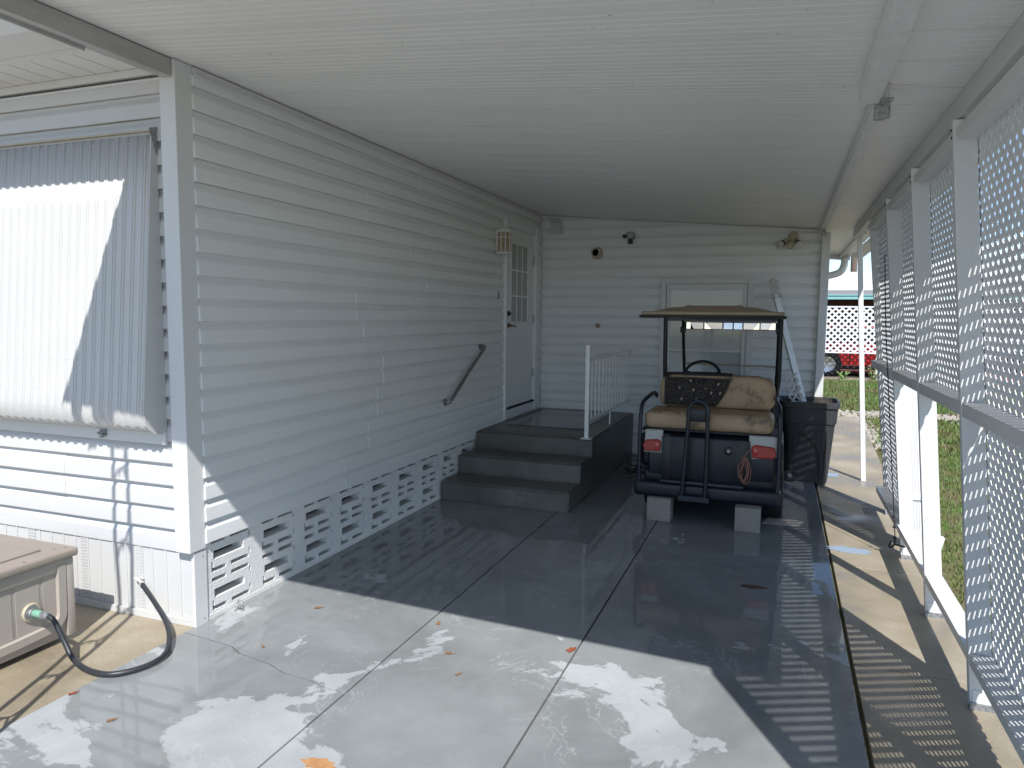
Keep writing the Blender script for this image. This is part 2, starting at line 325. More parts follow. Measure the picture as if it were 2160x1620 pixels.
def holes(us, vs, solid, f, th, mb=None):
    """sheet with rectangular holes: grid lines us, vs; solid(i, j) -> bool; f(u, v, w)"""
    mb = mb or MB(); nu, nv = len(us) - 1, len(vs) - 1
    S_ = [[solid(i, j) for j in range(nv)] for i in range(nu)]
    ok = lambda i, j: 0 <= i < nu and 0 <= j < nv and S_[i][j]
    for i in range(nu):
        for j in range(nv):
            if not S_[i][j]: continue
            a, b, c, d = us[i], us[i+1], vs[j], vs[j+1]
            mb.add([f(a,c,0), f(b,c,0), f(b,d,0), f(a,d,0)], [(0,1,2,3)]); mb.add([f(a,c,th), f(b,c,th), f(b,d,th), f(a,d,th)], [(3,2,1,0)])
            for (di, dj, p, q) in ((-1,0,(a,c),(a,d)), (1,0,(b,d),(b,c)), (0,-1,(b,c),(a,c)), (0,1,(a,d),(b,d))):
                if not ok(i+di, j+dj): mb.add([f(*p,0), f(*q,0), f(*q,th), f(*p,th)], [(0,1,2,3)])
    return mb

# dutch-lap siding ------------------------------------------------------------
PITCH = .1175
def siding(u0, u1, z0, z1, f, seed=1, zmax=None, skip=None):
    """f(u, n, z): n = distance proud of the wall. Courses overlap; panels are two courses tall and meet at lapped seams."""
    rnd = random.Random(seed); mb = MB()
    prof = [(.0005, .002), (.0205, -.002), (.0245, .001), (.0245, .006), (.0228, .040), (.0212, .070), (.0192, .074), (.0045, .096), (.0022, .101), (.0015, PITCH)]
    nc = math.ceil((z1 - z0) / PITCH); c = 0
    while c < nc:
        seams = [u0]; u = u0 + rnd.uniform(.9, 2.6)
        while u < u1 - .3: seams.append(u); u += 3.6
        seams.append(u1)
        for si in range(len(seams) - 1):
            a, b = seams[si], seams[si+1]; off = .0028 * (si % 2); sag = [rnd.uniform(-.0011, .0011) for _ in range(40)]
            n = max(2, int((b - a) / .35) + 1)
            for cc in range(c, min(c + 2, nc)):
                zb = z0 + cc * PITCH; rows = []
                for k in range(n + 1):
                    u = a + (b - a) * k / n; dz = sag[(k + cc) % 40]
                    rows.append([f(u, p[0] + off + (dz if p[0] > .003 else 0), min(zb + p[1] + dz * .6, (zmax(u) if zmax else z1))) for p in prof])
                m = len(prof)
                mb.add([q for r_ in rows for q in r_], [(k*m+j, (k+1)*m+j, (k+1)*m+j+1, k*m+j+1) for k in range(n) for j in range(m-1)])
                for e in (0, n):      # lapped end of the panel
                    u = a if e == 0 else b
                    r_ = rows[e]; base = [f(u, 0, q) for q in (zb, min(zb + PITCH, (zmax(u) if zmax else z1)))]
                    mb.add(r_ + [base[1], base[0]], [tuple(range(m + 2))])
        c += 2
    return mb

# ================================================================== THE SETTING
# lawn ground reaching the horizon
struct(MB().add([(-150,-60,-.06),(250,-60,-.06),(250,300,-.06),(-150,300,-.06)], [(0,1,2,3)]), 'ground', m_soil)
# driveway slab: strips between control joints, tiny gaps are the joints
def slab():
    mb = MB(); xs = [-0.002, 1.108, 1.942, 3.20]; g = .0045
    for i in range(3):
        a = xs[i] + (g if i else 0); b = xs[i+1] - (g if i < 2 else 0)
        if i == 0:   # jagged crack across the first strip
            cr = [(a, 2.768), (.18, 2.752), (.33, 2.735), (.42, 2.69), (.5, 2.678), (.63, 2.655), (.74, 2.612), (.9, 2.598), (1.0, 2.571), (b, 2.566)]
            mb.prism([(a, -16), (b, -16)] + [(x, y - .0045) for x, y in cr[::-1]], 'z', -.12, 0)
            mb.prism([(x, y + .0035) for x, y in cr] + [(b, 11), (a, 11)], 'z', -.12, 0)
        else: mb.prism([(a, -16), (b, -16), (b, 11), (a, 11)], 'z', -.12, 0)
    return mb
struct(slab(), 'driveway', m_slab, bevel=.0018)
struct(MB().box(-.001, 3.199, -16, 11, -.12, -.012).box(3.1992, 3.2255, -16, 11, -.14, -.07), 'driveway_base', mat('joint_grime', (.09, .085, .08), rough=.9))
# walkway in slabs with cut joints, edge flares outwards
wk = MB(); ys = [-3, -.6, 1.6, 3.75, 5.28, 7.25, 9.4, 11.6, 13.6]
ex = lambda y: 3.78 + .021 * (y - 0) + (.0 if y < 9 else (y - 9) * .02)
for a, b in zip(ys[:-1], ys[1:]): wk.prism([(3.226, a + .003), (ex(a), a + .003), (ex(b), b - .003), (3.226, b - .003)], 'z', -.14, -.03)
struct(wk, 'walkway', m_tan, bevel=.003)
struct(MB().box(-12, -.006, -16, 2.86, -.14, -.004), 'side_path', m_tan)
struct(MB().box(3.203, 12, -16, -3.002, -.14, -.032), 'bounce_apron', m_tan)  # unseen pale ground behind the camera, added to bounce sunlight onto the ceiling
# gravel strip beyond the walkway
gr = MB(); rg = random.Random(3)
for _ in range(900):
    x, y = rg.uniform(3.2, 7.0), rg.gauss(14.3, .28); s_ = rg.uniform(.018, .05)
    if rg.random() < .35: x, y = ex(rg.uniform(10, 13.8)) + abs(rg.gauss(0, .09)), rg.uniform(10.5, 13.8)
    v = [(x + rg.uniform(.6, 1) * s_ * dx, y + rg.uniform(.6, 1) * s_ * dy, -.06 + s_ * dz * rg.uniform(.5, .9)) for dx, dy, dz in ((-1,-1,0),(1,-1,0),(1,1,0),(-1,1,0),(-.6,-.6,1),(.6,-.6,1),(.6,.6,1),(-.6,.6,1))]
    gr.hexa(v[:4], v[4:])
struct(gr, 'gravel', m_rock, kind='stuff')
# grass blades
def grass():
    g = np.random.default_rng(5); parts = []
    for n, x0, x1, y0, y1, h in ((60000, 3.9, 8.5, 2.0, 10.5, .055), (45000, 3.6, 9.5, 10.5, 22.0, .075)):
        x = g.uniform(x0, x1, n); y = g.uniform(y0, y1, n); keep = x > (3.80 + .023 * y + np.where(y > 9, (y - 9) * .02, 0)); keep |= y > 14.6
        keep &= ~((np.abs(y - 14.3) < .4))
        x, y = x[keep], y[keep]; n = len(x); a = g.uniform(0, 6.283, n); hh = h * g.uniform(.4, 1.1, n); wd = .006 * (1 + (y > 10) * 1.1)
        lean = g.uniform(0, .8, n) * hh; la = g.uniform(0, 6.283, n)
        v = np.zeros((n, 3, 3)); v[:, 0] = np.stack([x - np.cos(a) * wd, y - np.sin(a) * wd, np.full(n, -.06)], 1)
        v[:, 1] = np.stack([x + np.cos(a) * wd, y + np.sin(a) * wd, np.full(n, -.06)], 1)
        v[:, 2] = np.stack([x + np.cos(la) * lean, y + np.sin(la) * lean, -.06 + hh], 1); parts.append(v.reshape(-1, 3))
    V = np.concatenate(parts); me = bpy.data.meshes.new('grass'); n = len(V)
    me.vertices.add(n); me.vertices.foreach_set('co', V.ravel()); me.loops.add(n); me.loops.foreach_set('vertex_index', np.arange(n))
    me.polygons.add(n // 3); me.polygons.foreach_set('loop_start', np.arange(0, n, 3)); me.update(); me.materials.append(m_grass)
    o = bpy.data.objects.new('grass', me); COL.objects.link(o); o['kind'] = 'stuff'
grass()
struct(MB().box(2.0, 30, 22.3, 24.0, -.2, -.05), 'street_edge', m_tan)
struct(MB().box(2.0, 30, 24.0, 30.0, -.2, -.045), 'paved_drive', m_brick)

# ================================================================== THE HOME
home = thing('mobile_home', 'white vinyl-sided mobile home with decorative block skirting beside the carport', 'house', (0, 2.9, 0))
# cores behind the siding
MB().box(-7, -.006, 2.905, 13, .43, 3.044).box(-.0055, 3.2, 8.56, 11, .0, 2.56).build('wall_core', m_trim, home)
siding(2.915, 8.5, .432, 2.83, lambda u, n, z: (n, u, z), seed=4).build('side_wall', m_side, home, smooth=14)
siding(0.03, 3.19, .03, 2.9, lambda u, n, z: (u, 8.53 - n, z), seed=9, zmax=lambda u: 2.868 - .085 * u).build('back_wall', m_side, home, smooth=14)
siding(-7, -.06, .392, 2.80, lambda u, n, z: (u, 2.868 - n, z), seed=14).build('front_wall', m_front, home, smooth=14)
# J-channel trims
MB().box(0, .020, 2.92, 8.5, 2.84, 2.872).box(0, .030, 2.92, 8.5, 2.826, 2.838).build('top_channel', m_trim, home)
t_ = MB().box(.004, .034, 8.492, 8.527, .5, 2.87)
t_.add([(.035, 8.497, 2.846), (3.19, 8.497, 2.578), (3.19, 8.497, 2.603), (.035, 8.497, 2.872), (.035, 8.53, 2.846), (3.19, 8.53, 2.578), (3.19, 8.53, 2.603), (.035, 8.53, 2.872)], [(0,1,2,3), (7,6,5,4), (0,4,5,1), (3,2,6,7), (0,3,7,4), (1,5,6,2)])
t_.build('inside_corner_channel', m_trim, home)
MB().box(-.085, .014, 2.805, 2.918, .405, 2.8775).build('corner_trim', m_trim, home, bevel=.004)
MB().box(3.188, 3.272, 8.44, 8.56, .0, 2.57).build('corner_trim', m_trim, home, bevel=.004)
# front skirting: vertical vinyl with perforated strips
sk = MB(); x = -.013; k = 0
while x > -3.2:
    w_ = .095; sk.box(x - w_, x - .004, 2.853, 2.862, -.002, .395); sk.box(x - w_ - .0, x - w_ + .010, 2.848, 2.8525, -.002, .395)
    x -= w_; k += 1
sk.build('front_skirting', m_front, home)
pf = MB()
for cx in (-.385, -.80, -1.21):
    us = [cx - .026 + i * .0052 for i in range(11)]; vs = [.03 + i * .0088 for i in range(42)]
    holes(us, vs, lambda i, j: not ((i + (j // 2 % 2)) % 2 == 1 and j % 2 == 1), lambda u, v, w_: (u, 2.8515 - w_, v), .002, pf)
pf.build('vent_strip', m_front, home)
bt = MB().box(-3.2, -.012, 2.838, 2.8475, -.003, .032); bt.build('base_channel', m_front, home)
MB().box(-.012, .008, 2.836, 2.925, -.003, .400).build('skirting_corner', m_trim, home, bevel=.003)
for z in (.37, .03): MB().lathe([(.004, -.002), (.004, .001), (.002, .0025), (0, .003)], (.0085, 2.895, z), 'x', 10).build('screw', m_galv, home, smooth=40)
# decorative screen blocks
bw, bh = .405, .2125
def blockwall():
    mb = MB(); us = []; nb = 9; y0 = 2.925
    cu = [0, .040, .056, .150, .180, .186, .262, .290, .330, .345, .405]; cz = [0, .014, .038, .070, .082, .130, .142, .172, .196, .2125]
    # openings on the block's own grid: thin corner slots, a long middle slot and small hooks
    def open_(u, z):
        if .056 < u < .290 and .082 < z < .130: return True            # middle slot
        if .040 < u < .150 and .172 < z < .196: return True            # top left
        if .186 < u < .330 and .172 < z < .196: return True            # top right
        if .040 < u < .150 and .014 < z < .038: return True            # bottom left
        if .186 < u < .330 and .014 < z < .038: return True            # bottom right
        if .330 < u < .345 and .142 < z < .172: return True
        if .330 < u < .345 and .038 < z < .070: return True
        if .040 < u < .056 and .038 < z < .070: return True
        return False
    for b in range(nb):
        for r_ in range(2):
            uo, zo = y0 + b * bw, .035 + r_ * bh - .012
            holes([uo + c for c in cu], [zo + c for c in cz], lambda i, j: not open_((cu[i] + cu[i+1]) / 2, (cz[j] + cz[j+1]) / 2), lambda u, v, w_: (-.001 - w_, u, v), .085, mb)
    mb.box(-.086, .002, y0 - .001, y0 + nb * bw, -.05, .0228)
    mb.box(-.086, -.001, y0 - .001, y0 + nb * bw, .4482, .47)
    return mb
blockwall().build('screen_block_skirting', m_block, home, doub=True)
MB().box(-.5, -.45, 2.92, 6.3, -.02, .44).build('crawl_space_dark_sheet', m_dark, home)  # black sheet standing for the unlit crawl space behind the block slots
# soffit over the front wall
sf = MB(); x = -.10
while x > -3.4:
    sf.prism([(x, 2.868), (x - .135, 2.868), (x - .135, 2.874), (x, 2.874)], 'y', 2.575, 2.90); sf.box(x - .147, x - .135, 2.575, 2.90, 2.874, 2.88)
    x -= .147
sf.build('soffit', m_soffit, home)
MB().box(-3.4, -.095, 2.835, 2.866, 2.828, 2.866).box(-3.4, -.095, 2.838, 2.85, 2.80, 2.812).build('soffit_channel', m_trim, home)
ea = MB().box(-3.4, -.02, 2.567, 2.5745, 2.862, 3.05)
ea.build('fascia', m_trim, home)
gt = MB().prism([(2.566, 2.885), (2.37, 2.895), (2.26, 2.99), (2.26, 3.02), (2.268, 3.02), (2.274, 2.996), (2.374, 2.901), (2.559, 2.891), (2.559, 3.02), (2.566, 3.02)], 'x', -3.4, -.02)
gt.build('gutter', m_trim, home)
MB().hexa([(-7, 2.4, 3.045), (-.003, 2.4, 3.045), (-.003, 13, 3.045), (-7, 13, 3.045)], [(-7, 2.4, 3.10), (-.003, 2.4, 3.10), (-.003, 13, 3.10), (-7, 13, 3.30)]).build('roof', m_whiteroof, home)

# window awning on the front wall
aw = MB().box(-3.2, -.150, 2.828, 2.850, 2.535, 2.575).build('awning', m_aw, home); aw['label'] = 'fixed ribbed metal window awning'
def awn_panel():
    mb = MB(); zt, zb = 2.545, 1.035
    prof = [(2.818, 2.530)] + [(2.818 + (2.715 - 2.818) * t, 2.530 + (1.22 - 2.53) * t) for t in (.25, .5, .75, 1)] + [(2.708, 1.16), (2.712, 1.11), (2.730, 1.07), (2.765, 1.045), (2.81, 1.034)]
    rib = .0635; xs = []; x = -.165
    pat = [(0, 0), (.30, 0), (.36, .007), (.46, .007), (.50, .002), (.55, .002), (.59, .007), (.66, .007), (.72, 0)]
    while x > -3.1:
        for a, h in pat: xs.append((x - a * rib, h))
        x -= rib
    m = len(xs); vs = []
    for (y, z), nxt in zip(prof, prof[1:] + [None]):
        i = prof.index((y, z)); a = Vector(prof[max(i-1, 0)]); b = Vector(prof[min(i+1, len(prof)-1)]); d = (b - a).normalized(); nrm = Vector((d.y, -d.x))   # outward = towards -y
        if nrm.x > 0: nrm = -nrm
        for (x, h) in xs: vs.append((x, y + nrm.x * h, z + nrm.y * h))
    mb.add(vs, [(r*m+k, r*m+k+1, (r+1)*m+k+1, (r+1)*m+k) for r in range(len(prof)-1) for k in range(m-1)])
    return mb
MB().add([(-.158, 2.845, 2.545), (-.158, 2.812, 2.54), (-.158, 2.708, 1.215), (-.158, 2.702, 1.16), (-.158, 2.708, 1.10), (-.158, 2.728, 1.06), (-.158, 2.765, 1.03), (-.158, 2.81, 1.022), (-.158, 2.846, 1.03),
          (-.153, 2.845, 2.545), (-.153, 2.812, 2.54), (-.153, 2.708, 1.215), (-.153, 2.702, 1.16), (-.153, 2.708, 1.10), (-.153, 2.728, 1.06), (-.153, 2.765, 1.03), (-.153, 2.81, 1.022), (-.153, 2.846, 1.03)],
         [tuple(range(9))[::-1], tuple(range(9, 18))] + [(i, (i+1) % 9, 9 + (i+1) % 9, 9+i) for i in range(9)]).build('side_panel', m_aw, aw)
MB().box(-3.2, -.16, 2.806, 2.8275, 2.548, 2.556).build('head_strip', m_beige, aw)
MB().prism([(2.792, 2.560), (2.85, 2.575), (2.85, 2.44), (2.842, 2.43)], 'x', -.152, -.148).build('end_bracket', m_galv, aw)
rv = MB()
for i in range(46):
    for z in (2.50, 2.24, 1.40, 1.24):
        yy = 2.818 + (2.715 - 2.818) * (2.53 - z) / 1.31
        if z == 2.50 and i % 2: continue
        rv.lathe([(.004, 0), (.003, -.002), (0, -.003)], (-.176 - i * .0635, yy - (.0005), z), 'y', 6)
ap = awn_panel(); ap.add(rv.v, rv.f)
o = ap.build('awning_sheet', m_aw, aw, smooth=25); sd = o.modifiers.new('t', 'SOLIDIFY'); sd.thickness = .0012; sd.offset = 0
cl = MB().box(-.600, -.560, 2.818, 2.83, .985, 1.02).box(-.590, -.570, 2.805, 2.818, .975, 1.01); cl.tube([(-.60, 2.806, 1.0), (-.565, 2.806, .985)], .006, 8)
cl.build('latch', m_galv, aw)
MB().box(-3.2, -.15, 2.83, 2.848, .962, 1.03).build('window_sill', m_trim, home)

# entry door on the side wall
dr = MB().box(.020, .030, 7.285, 8.135, .645, 2.585).build('door', m_door, home, bevel=.002)
fr = MB().box(.001, .048, 7.235, 7.272, .515, 2.70).box(.001, .048, 8.195, 8.36, .515, 2.70).box(.001, .0478, 7.2722, 8.1948, 2.60, 2.70)
fr.box(.0482, .060, 8.20, 8.23, .53, 2.68).box(.001, .0385, 7.273, 8.194, .515, .625)
fr.box(.001, .019, 7.2725, 8.1945, .626, 2.599)
fr.build('door_frame', m_door, home, bevel=.002)
MB().box(.001, .052, 7.274, 8.193, .6255, .644).build('threshold', m_dark, home)
dw = MB().box(.0305, .038, 7.40, 7.98, 1.555, 1.585).box(.0305, .038, 7.40, 7.98, 2.435, 2.465).box(.0305, .038, 7.40, 7.425, 1.586, 2.434).box(.0305, .038, 7.95, 7.98, 1.586, 2.434)
for i in (1, 2): dw.box(.0305, .036, 7.425 + .175 * i - .008, 7.425 + .175 * i + .008, 1.586, 2.434)
for i in (1, 2):
    for a in (0, 1, 2): dw.box(.0305, .0355, 7.426 + .175 * a + (.008 if a else 0), 7.425 + .175 * (a + 1) - (.0085 if a < 2 else 0), 1.586 + .283 * i - .008, 1.586 + .283 * i + .008)
dwo = dw.build('door_window', m_door, dr, bevel=.0015)
MB().box(.0302, .0312, 7.424, 7.952, 1.584, 2.436).build('pane', m_curtain, dr)
hd = MB().lathe([(.0, .0), (.028, .0), (.028, .01), (.012, .016), (.012, .045), (0, .046)], (.0302, 7.345, 1.545), 'x', 16)
hd.tube([(.07, 7.345, 1.545), (.072, 7.40, 1.542), (.066, 7.46, 1.536), (.07, 7.475, 1.53)], .009, 10)
hd.build('handle', m_brass, dr, smooth=40)
MB().lathe([(0, 0), (.030, 0), (.028, .012), (.016, .018), (.016, .03), (0, .032)], (.0302, 7.345, 1.675), 'x', 16).build('deadbolt', mat('dark_bronze', (.03, .026, .022), rough=.35, metal=.8), dr, smooth=40)
for z in (.98, 1.62, 2.30):
    h = MB().box(.0305, .040, 8.150, 8.196, z - .05, z + .05); h.tube([(.050, 8.192, z - .052), (.050, 8.192, z + .052)], .006, 8)
    h.build('hinge', m_alu, dr)

# storm door in the back wall
bd = MB()
y1, y0 = 8.5085, 8.478
bd.box(1.50, 1.555, y0, y1, .04, 2.09).box(2.455, 2.51, y0, y1, .04, 2.09).box(1.5552, 2.4548, y0, y1, 2.035, 2.09)
bd.box(1.485, 1.4998, y0 + .012, y1, .04, 2.102).box(2.5102, 2.525, y0 + .012, y1, .04, 2.102).box(1.4999, 2.5101, y0 + .012, y1, 2.0902, 2.102)
b_ = bd.build('storm_door_frame', m_trim, home, bevel=.002)
lf = MB().box(1.562, 1.607, 8.470, 8.500, .06, 2.028).box(2.405, 2.448, 8.470, 8.500, .06, 2.028).box(1.6072, 2.4048, 8.470, 8.500, 1.965, 2.028).box(1.6072, 2.4048, 8.471, 8.500, 1.262, 1.292).box(1.6072, 2.4048, 8.470, 8.500, .06, .50)
sd_ = lf.build('storm_door', m_trim, home, bevel=.002)
MB().box(1.6074, 2.4046, 8.484, 8.488, 1.2922, 1.9648).build('upper_pane', m_glass, sd_)
MB().box(1.6074, 2.4046, 8.490, 8.494, .5002, 1.2618).build('lower_pane', m_glass, sd_)
MB().lathe([(0, -.045), (.016, -.043), (.02, -.03), (.01, -.018), (.01, -.005), (.022, 0)], (1.585, 8.470, 1.06), 'y', 14).build('knob', m_alu, sd_, smooth=40)

# ================================================================== CARPORT
RZ = lambda x: 2.88 - .085 * x
port = thing('carport', 'white aluminium pan-roof carport standing between the house wall and the lattice screens', 'carport', (3.2, 5, 0))
def pan_roof():
    mb = MB(); x0, x1 = -.0004, 3.70; prof = []; y = 1.33
    rnd = random.Random(2)
    i = 0
    while y < 11.5:
        big = (i % 6 == 5)
        d = .0011
        prof += [(y, 0), (y + .041, rnd.uniform(-.0003, .0003)), (y + .043, d), (y + .0465, d)]
        if big: prof += [(y + .0472, .007), (y + .0492, .007), (y + .0500, 0)]; y += .0508
        else: y += .049
        i += 1
    prof = [(yy, hh + .0022 * math.sin((yy % .305) / .305 * math.pi) * (.4 + .6 * math.sin(yy * 5.3) ** 2)) for yy, hh in prof]
    nx = 7; vs = []; m = len(prof)
    for k in range(nx):
        x = x0 + (x1 - x0) * k / (nx - 1); sag = -.012 * math.sin(math.pi * k / (nx - 1)) * 0
        for (y, h) in prof: vs.append((x, y, RZ(x) + h + .0012 * math.sin(y * 1.7 + k) * (1 if 0 < k < nx - 1 else 0)))
    mb.add(vs, [(k*m+j, k*m+j+1, (k+1)*m+j+1, (k+1)*m+j) for k in range(nx-1) for j in range(m-1)])
    ya, yb = prof[0][0], prof[-1][0]
    mb.add([(x0, ya, RZ(x0)), (x1, ya, RZ(x1)), (x1, yb, RZ(x1)), (x0, yb, RZ(x0)), (x0, ya, RZ(x0) + .06), (x1, ya, RZ(x1) + .06), (x1, yb, RZ(x1) + .06), (x0, yb, RZ(x0) + .06)],
           [(4,5,6,7), (0,1,5,4), (1,2,6,5), (2,3,7,6), (3,0,4,7)])
    return mb
m_ceil = mat('white_pan_underside', (.82, .815, .79), (.77, .765, .74), rough=.34, nscale=1.2, contrast=.9, stretch=(1, 3, 1), bump=.0005, bscale=7, dirt=((.52, .51, .47), 3.0, .66, .3))
def streaks(m):      # dark drip and dirt lines that follow the pans
    t = m.node_tree; L = t.links.new; p = t.nodes['Principled BSDF']; src = p.inputs['Base Color'].links[0].from_socket
    tc = N(t, 'ShaderNodeTexCoord'); mp = N(t, 'ShaderNodeMapping'); L(tc.outputs['Object'], mp.inputs[0]); mp.inputs['Scale'].default_value = (.45, 26, 1)
    n = N(t, 'ShaderNodeTexNoise', Scale=1.0, Detail=4, Roughness=.6); L(mp.outputs[0], n.inputs['Vector'])
    q = N(t, 'ShaderNodeMapRange'); L(n.outputs[0], q.inputs[0]); q.inputs[1].default_value = .66; q.inputs[2].default_value = .72; q.inputs[4].default_value = .42
    x = N(t, 'ShaderNodeMix', data_type='RGBA'); L(q.outputs[0], x.inputs[0]); L(src, x.inputs[6]); x.inputs[7].default_value = (.40, .39, .36, 1)
    sp = N(t, 'ShaderNodeTexNoise', Scale=38, Detail=2); L(tc.outputs['Object'], sp.inputs['Vector']); sq = N(t, 'ShaderNodeMapRange'); L(sp.outputs[0], sq.inputs[0]); sq.inputs[1].default_value = .73; sq.inputs[2].default_value = .76; sq.inputs[4].default_value = .6
    y = N(t, 'ShaderNodeMix', data_type='RGBA'); L(sq.outputs[0], y.inputs[0]); L(x.outputs[2], y.inputs[6]); y.inputs[7].default_value = (.25, .24, .22, 1)
    L(y.outputs[2], p.inputs['Base Color'])
streaks(m_ceil)
pan_roof().build('roof', m_ceil, port)
def sbeam(x0, x1, y0, y1, h, drop=0): return MB().hexa([(x0, y0, RZ(x0)-h), (x1, y0, RZ(x1)-h), (x1, y1, RZ(x1)-h), (x0, y1, RZ(x0)-h)], [(x0, y0, RZ(x0)-.002), (x1, y0, RZ(x1)-.002), (x1, y1, RZ(x1)-.002), (x0, y1, RZ(x0)-.002)])
sbeam(3.085, 3.160, 1.75, 3.36, .085).build('middle_beam', m_beam, port, bevel=.003)
sbeam(3.150, 3.200, 3.362, 8.435, .065).build('middle_beam', m_beam, port, bevel=.003)
br = MB().box(3.145, 3.205, 3.37, 3.385, 2.47, 2.546).box(3.15, 3.195, 3.386, 3.44, 2.478, 2.545).box(3.135, 3.215, 3.355, 3.372, 2.535, 2.548); br.build('bracket', m_galv, port, bevel=.003)
MB().box(3.155, 3.20, 7.93, 7.97, 2.485, 2.543).build('bracket', m_galv, port, bevel=.003)
ob = sbeam(3.475, 3.535, 1.33, 8.30, .10).build('outer_beam', m_trim, port, bevel=.003)
sbeam(3.55, 3.60, 8.301, 11.49, .05).build('edge_beam', m_alu, port)
sbeam(.0, 3.70, 11.50, 11.56, .07).build('end_fascia', m_alu, port)
g2 = MB().prism([(3.702, 2.50), (3.775, 2.50), (3.79, 2.585), (3.784, 2.585), (3.77, 2.506), (3.708, 2.506), (3.708, 2.62), (3.702, 2.62)], 'y', 1.33, 8.6); g2.build('gutter', m_trim, port)
# scalloped pan ends past the gutter
sp = MB(); y = 8.62
while y < 11.45: sp.prism([(y, 2.545), (y + .05, 2.520), (y + .10, 2.545), (y + .10, 2.56), (y, 2.56)], 'x', 3.702, 3.86); y += .115
sp.build('pan_end', m_whiteroof, port)
# side beam and channel at the house eave
MB().box(-.062, -.001, 1.33, 2.80, 2.792, 2.876).build('eave_beam', m_eave, port, bevel=.003)
MB().box(-.062, -.052, 1.33, 2.38, 2.776, 2.7915).build('eave_beam_flange', m_eave, port)
ch = MB().prism([(-.125, 2.894), (-.0005, 2.894), (-.0005, 2.890), (-.121, 2.890), (-.121, 2.862), (-.125, 2.862)], 'y', 1.33, 2.90); ch.build('eave_channel', m_trim, port)
MB().box(-.085, -.0625, 2.40, 2.52, 2.80, 2.868).build('bracket', m_galv, port, bevel=.002)
# front corner posts with scroll ironwork (just outside the frame; their shadow falls on the wall)
ip = MB(); 
for dx in (0, .105): ip.tube(bez([(.10 + dx + .006 * math.sin(i * 2.1 + dx * 30), 1.36, i * .28 - .005) for i in range(11)], 4), .013, 8)
for i in range(7):
    z = .15 + i * .40
    ip.tube(bez([(.10, 1.36, z), (.13, 1.36, z + .09), (.18, 1.36, z + .13), (.20, 1.36, z + .24)], 5), .007, 6)
    ip.tube(bez([(.205, 1.36, z + .05), (.17, 1.36, z + .12), (.145, 1.36, z + .07)], 5), .006, 6)
ip.box(.085, .22, 1.345, 1.375, 2.79, 2.868); ip.box(.085, .22, 1.335, 1.385, 0, .008)
ip.build('scroll_post', m_paint, port, smooth=40)

# leaning outer posts
LX = lambda z: 3.665 - .086 * z          # inner edge of a post at height z
def lean(mb, y0, y1, z0, z1, a=0, b=.088):
    return mb.hexa([(LX(z0)+a, y0, z0), (LX(z0)+b, y0, z0), (LX(z0)+b, y1, z0), (LX(z0)+a, y1, z0)], [(LX(z1)+a, y0, z1), (LX(z1)+b, y0, z1), (LX(z1)+b, y1, z1), (LX(z1)+a, y1, z1)])
posts = [1.36, 2.42, 3.50, 4.535, 5.60, 6.84]
for y in posts:
    da, db = {6.84: (.03, .07), 5.60: (.005, .02)}.get(y, (0, 0))     # the two farthest posts stand a little further out
    p_ = MB().hexa([(LX(0)+db, y, -.029), (LX(0)+db+.088, y, -.029), (LX(0)+db+.088, y+.042, -.029), (LX(0)+db, y+.042, -.029)], [(LX(2.475)+da, y, 2.475), (LX(2.475)+da+.088, y, 2.475), (LX(2.475)+da+.088, y+.042, 2.475), (LX(2.475)+da, y+.042, 2.475)]).build('post', m_paint, port, bevel=.003)
    MB().prism([(LX(0) + db - .004, y - .014), (LX(0) + db + .092, y - .014), (LX(0) + db + .092, y - .002), (LX(0) + db - .004, y - .002)], 'z', -.03, .0).build('base_plate', m_galv, p_)
    lean(MB(), y - .006, y - .0005, -.02, .055, .008 + db, .08 + db).build('foot_bracket', m_paint, p_)
    for z in (2.405, 2.435): MB().lathe([(.006, 0), (.006, -.003), (0, -.004)], (LX(z) + da - .001, y + .02, z), 'x', 8).build('screw', m_dark, p_)
MB().hexa([(3.665, 8.18, -.029), (3.712, 8.18, -.029), (3.712, 8.225, -.029), (3.665, 8.225, -.029)], [(3.503, 8.18, 2.568), (3.550, 8.18, 2.568), (3.550, 8.225, 2.568), (3.503, 8.225, 2.568)]).build('post', m_paint, port, bevel=.003)
# lattice screens: one thing per bay
GAP = .0015
def screen(a, b, upper, lower, label, rails=True):
    t = thing('lattice_screen', label, 'lattice screen', (LX(0), a, 0), 'lattice screens along the carport')
    y0, y1 = a + .042 + GAP, b - .008
    lean(MB(), y0, y1, 1.245, 1.305).build('middle_rail', m_paint, t, bevel=.002)
    if upper or lower:
        lean(MB(), y0, y1, 2.395, 2.44, .012, .088).build('top_rail', m_paint, t, bevel=.002)
    if rails: lean(MB(), y0, y1, .165, .215).build('bottom_rail', m_paint, t, bevel=.002)
    f = lambda u, v, w_: (LX(v) + .0905 + w_, u, v)
    if upper: lattice(y0 - .03, y1 + .03, 1.25, 2.40, .0525, .0288, .003, f).build('upper_lattice', m_lat, t)
    if lower: lattice(y0 - .03, y1 + .03, .17, 1.235, .0525, .0288, .003, f).build('lower_lattice', m_lat, t)
    return t
screen(1.36, 2.42, True, True, 'white lattice screen at the front end of the row, full height')
screen(2.42, 3.50, True, True, 'white lattice screen nearest in view at the right edge, full height')
screen(3.50, 4.535, True, False, 'white lattice screen with its open lower half showing lawn')
screen(4.535, 5.60, True, False, 'white lattice screen with downspout behind its open lower half')
screen(5.60, 6.84, True, True, 'farthest white lattice screen, full height, with black cord hanging inside')

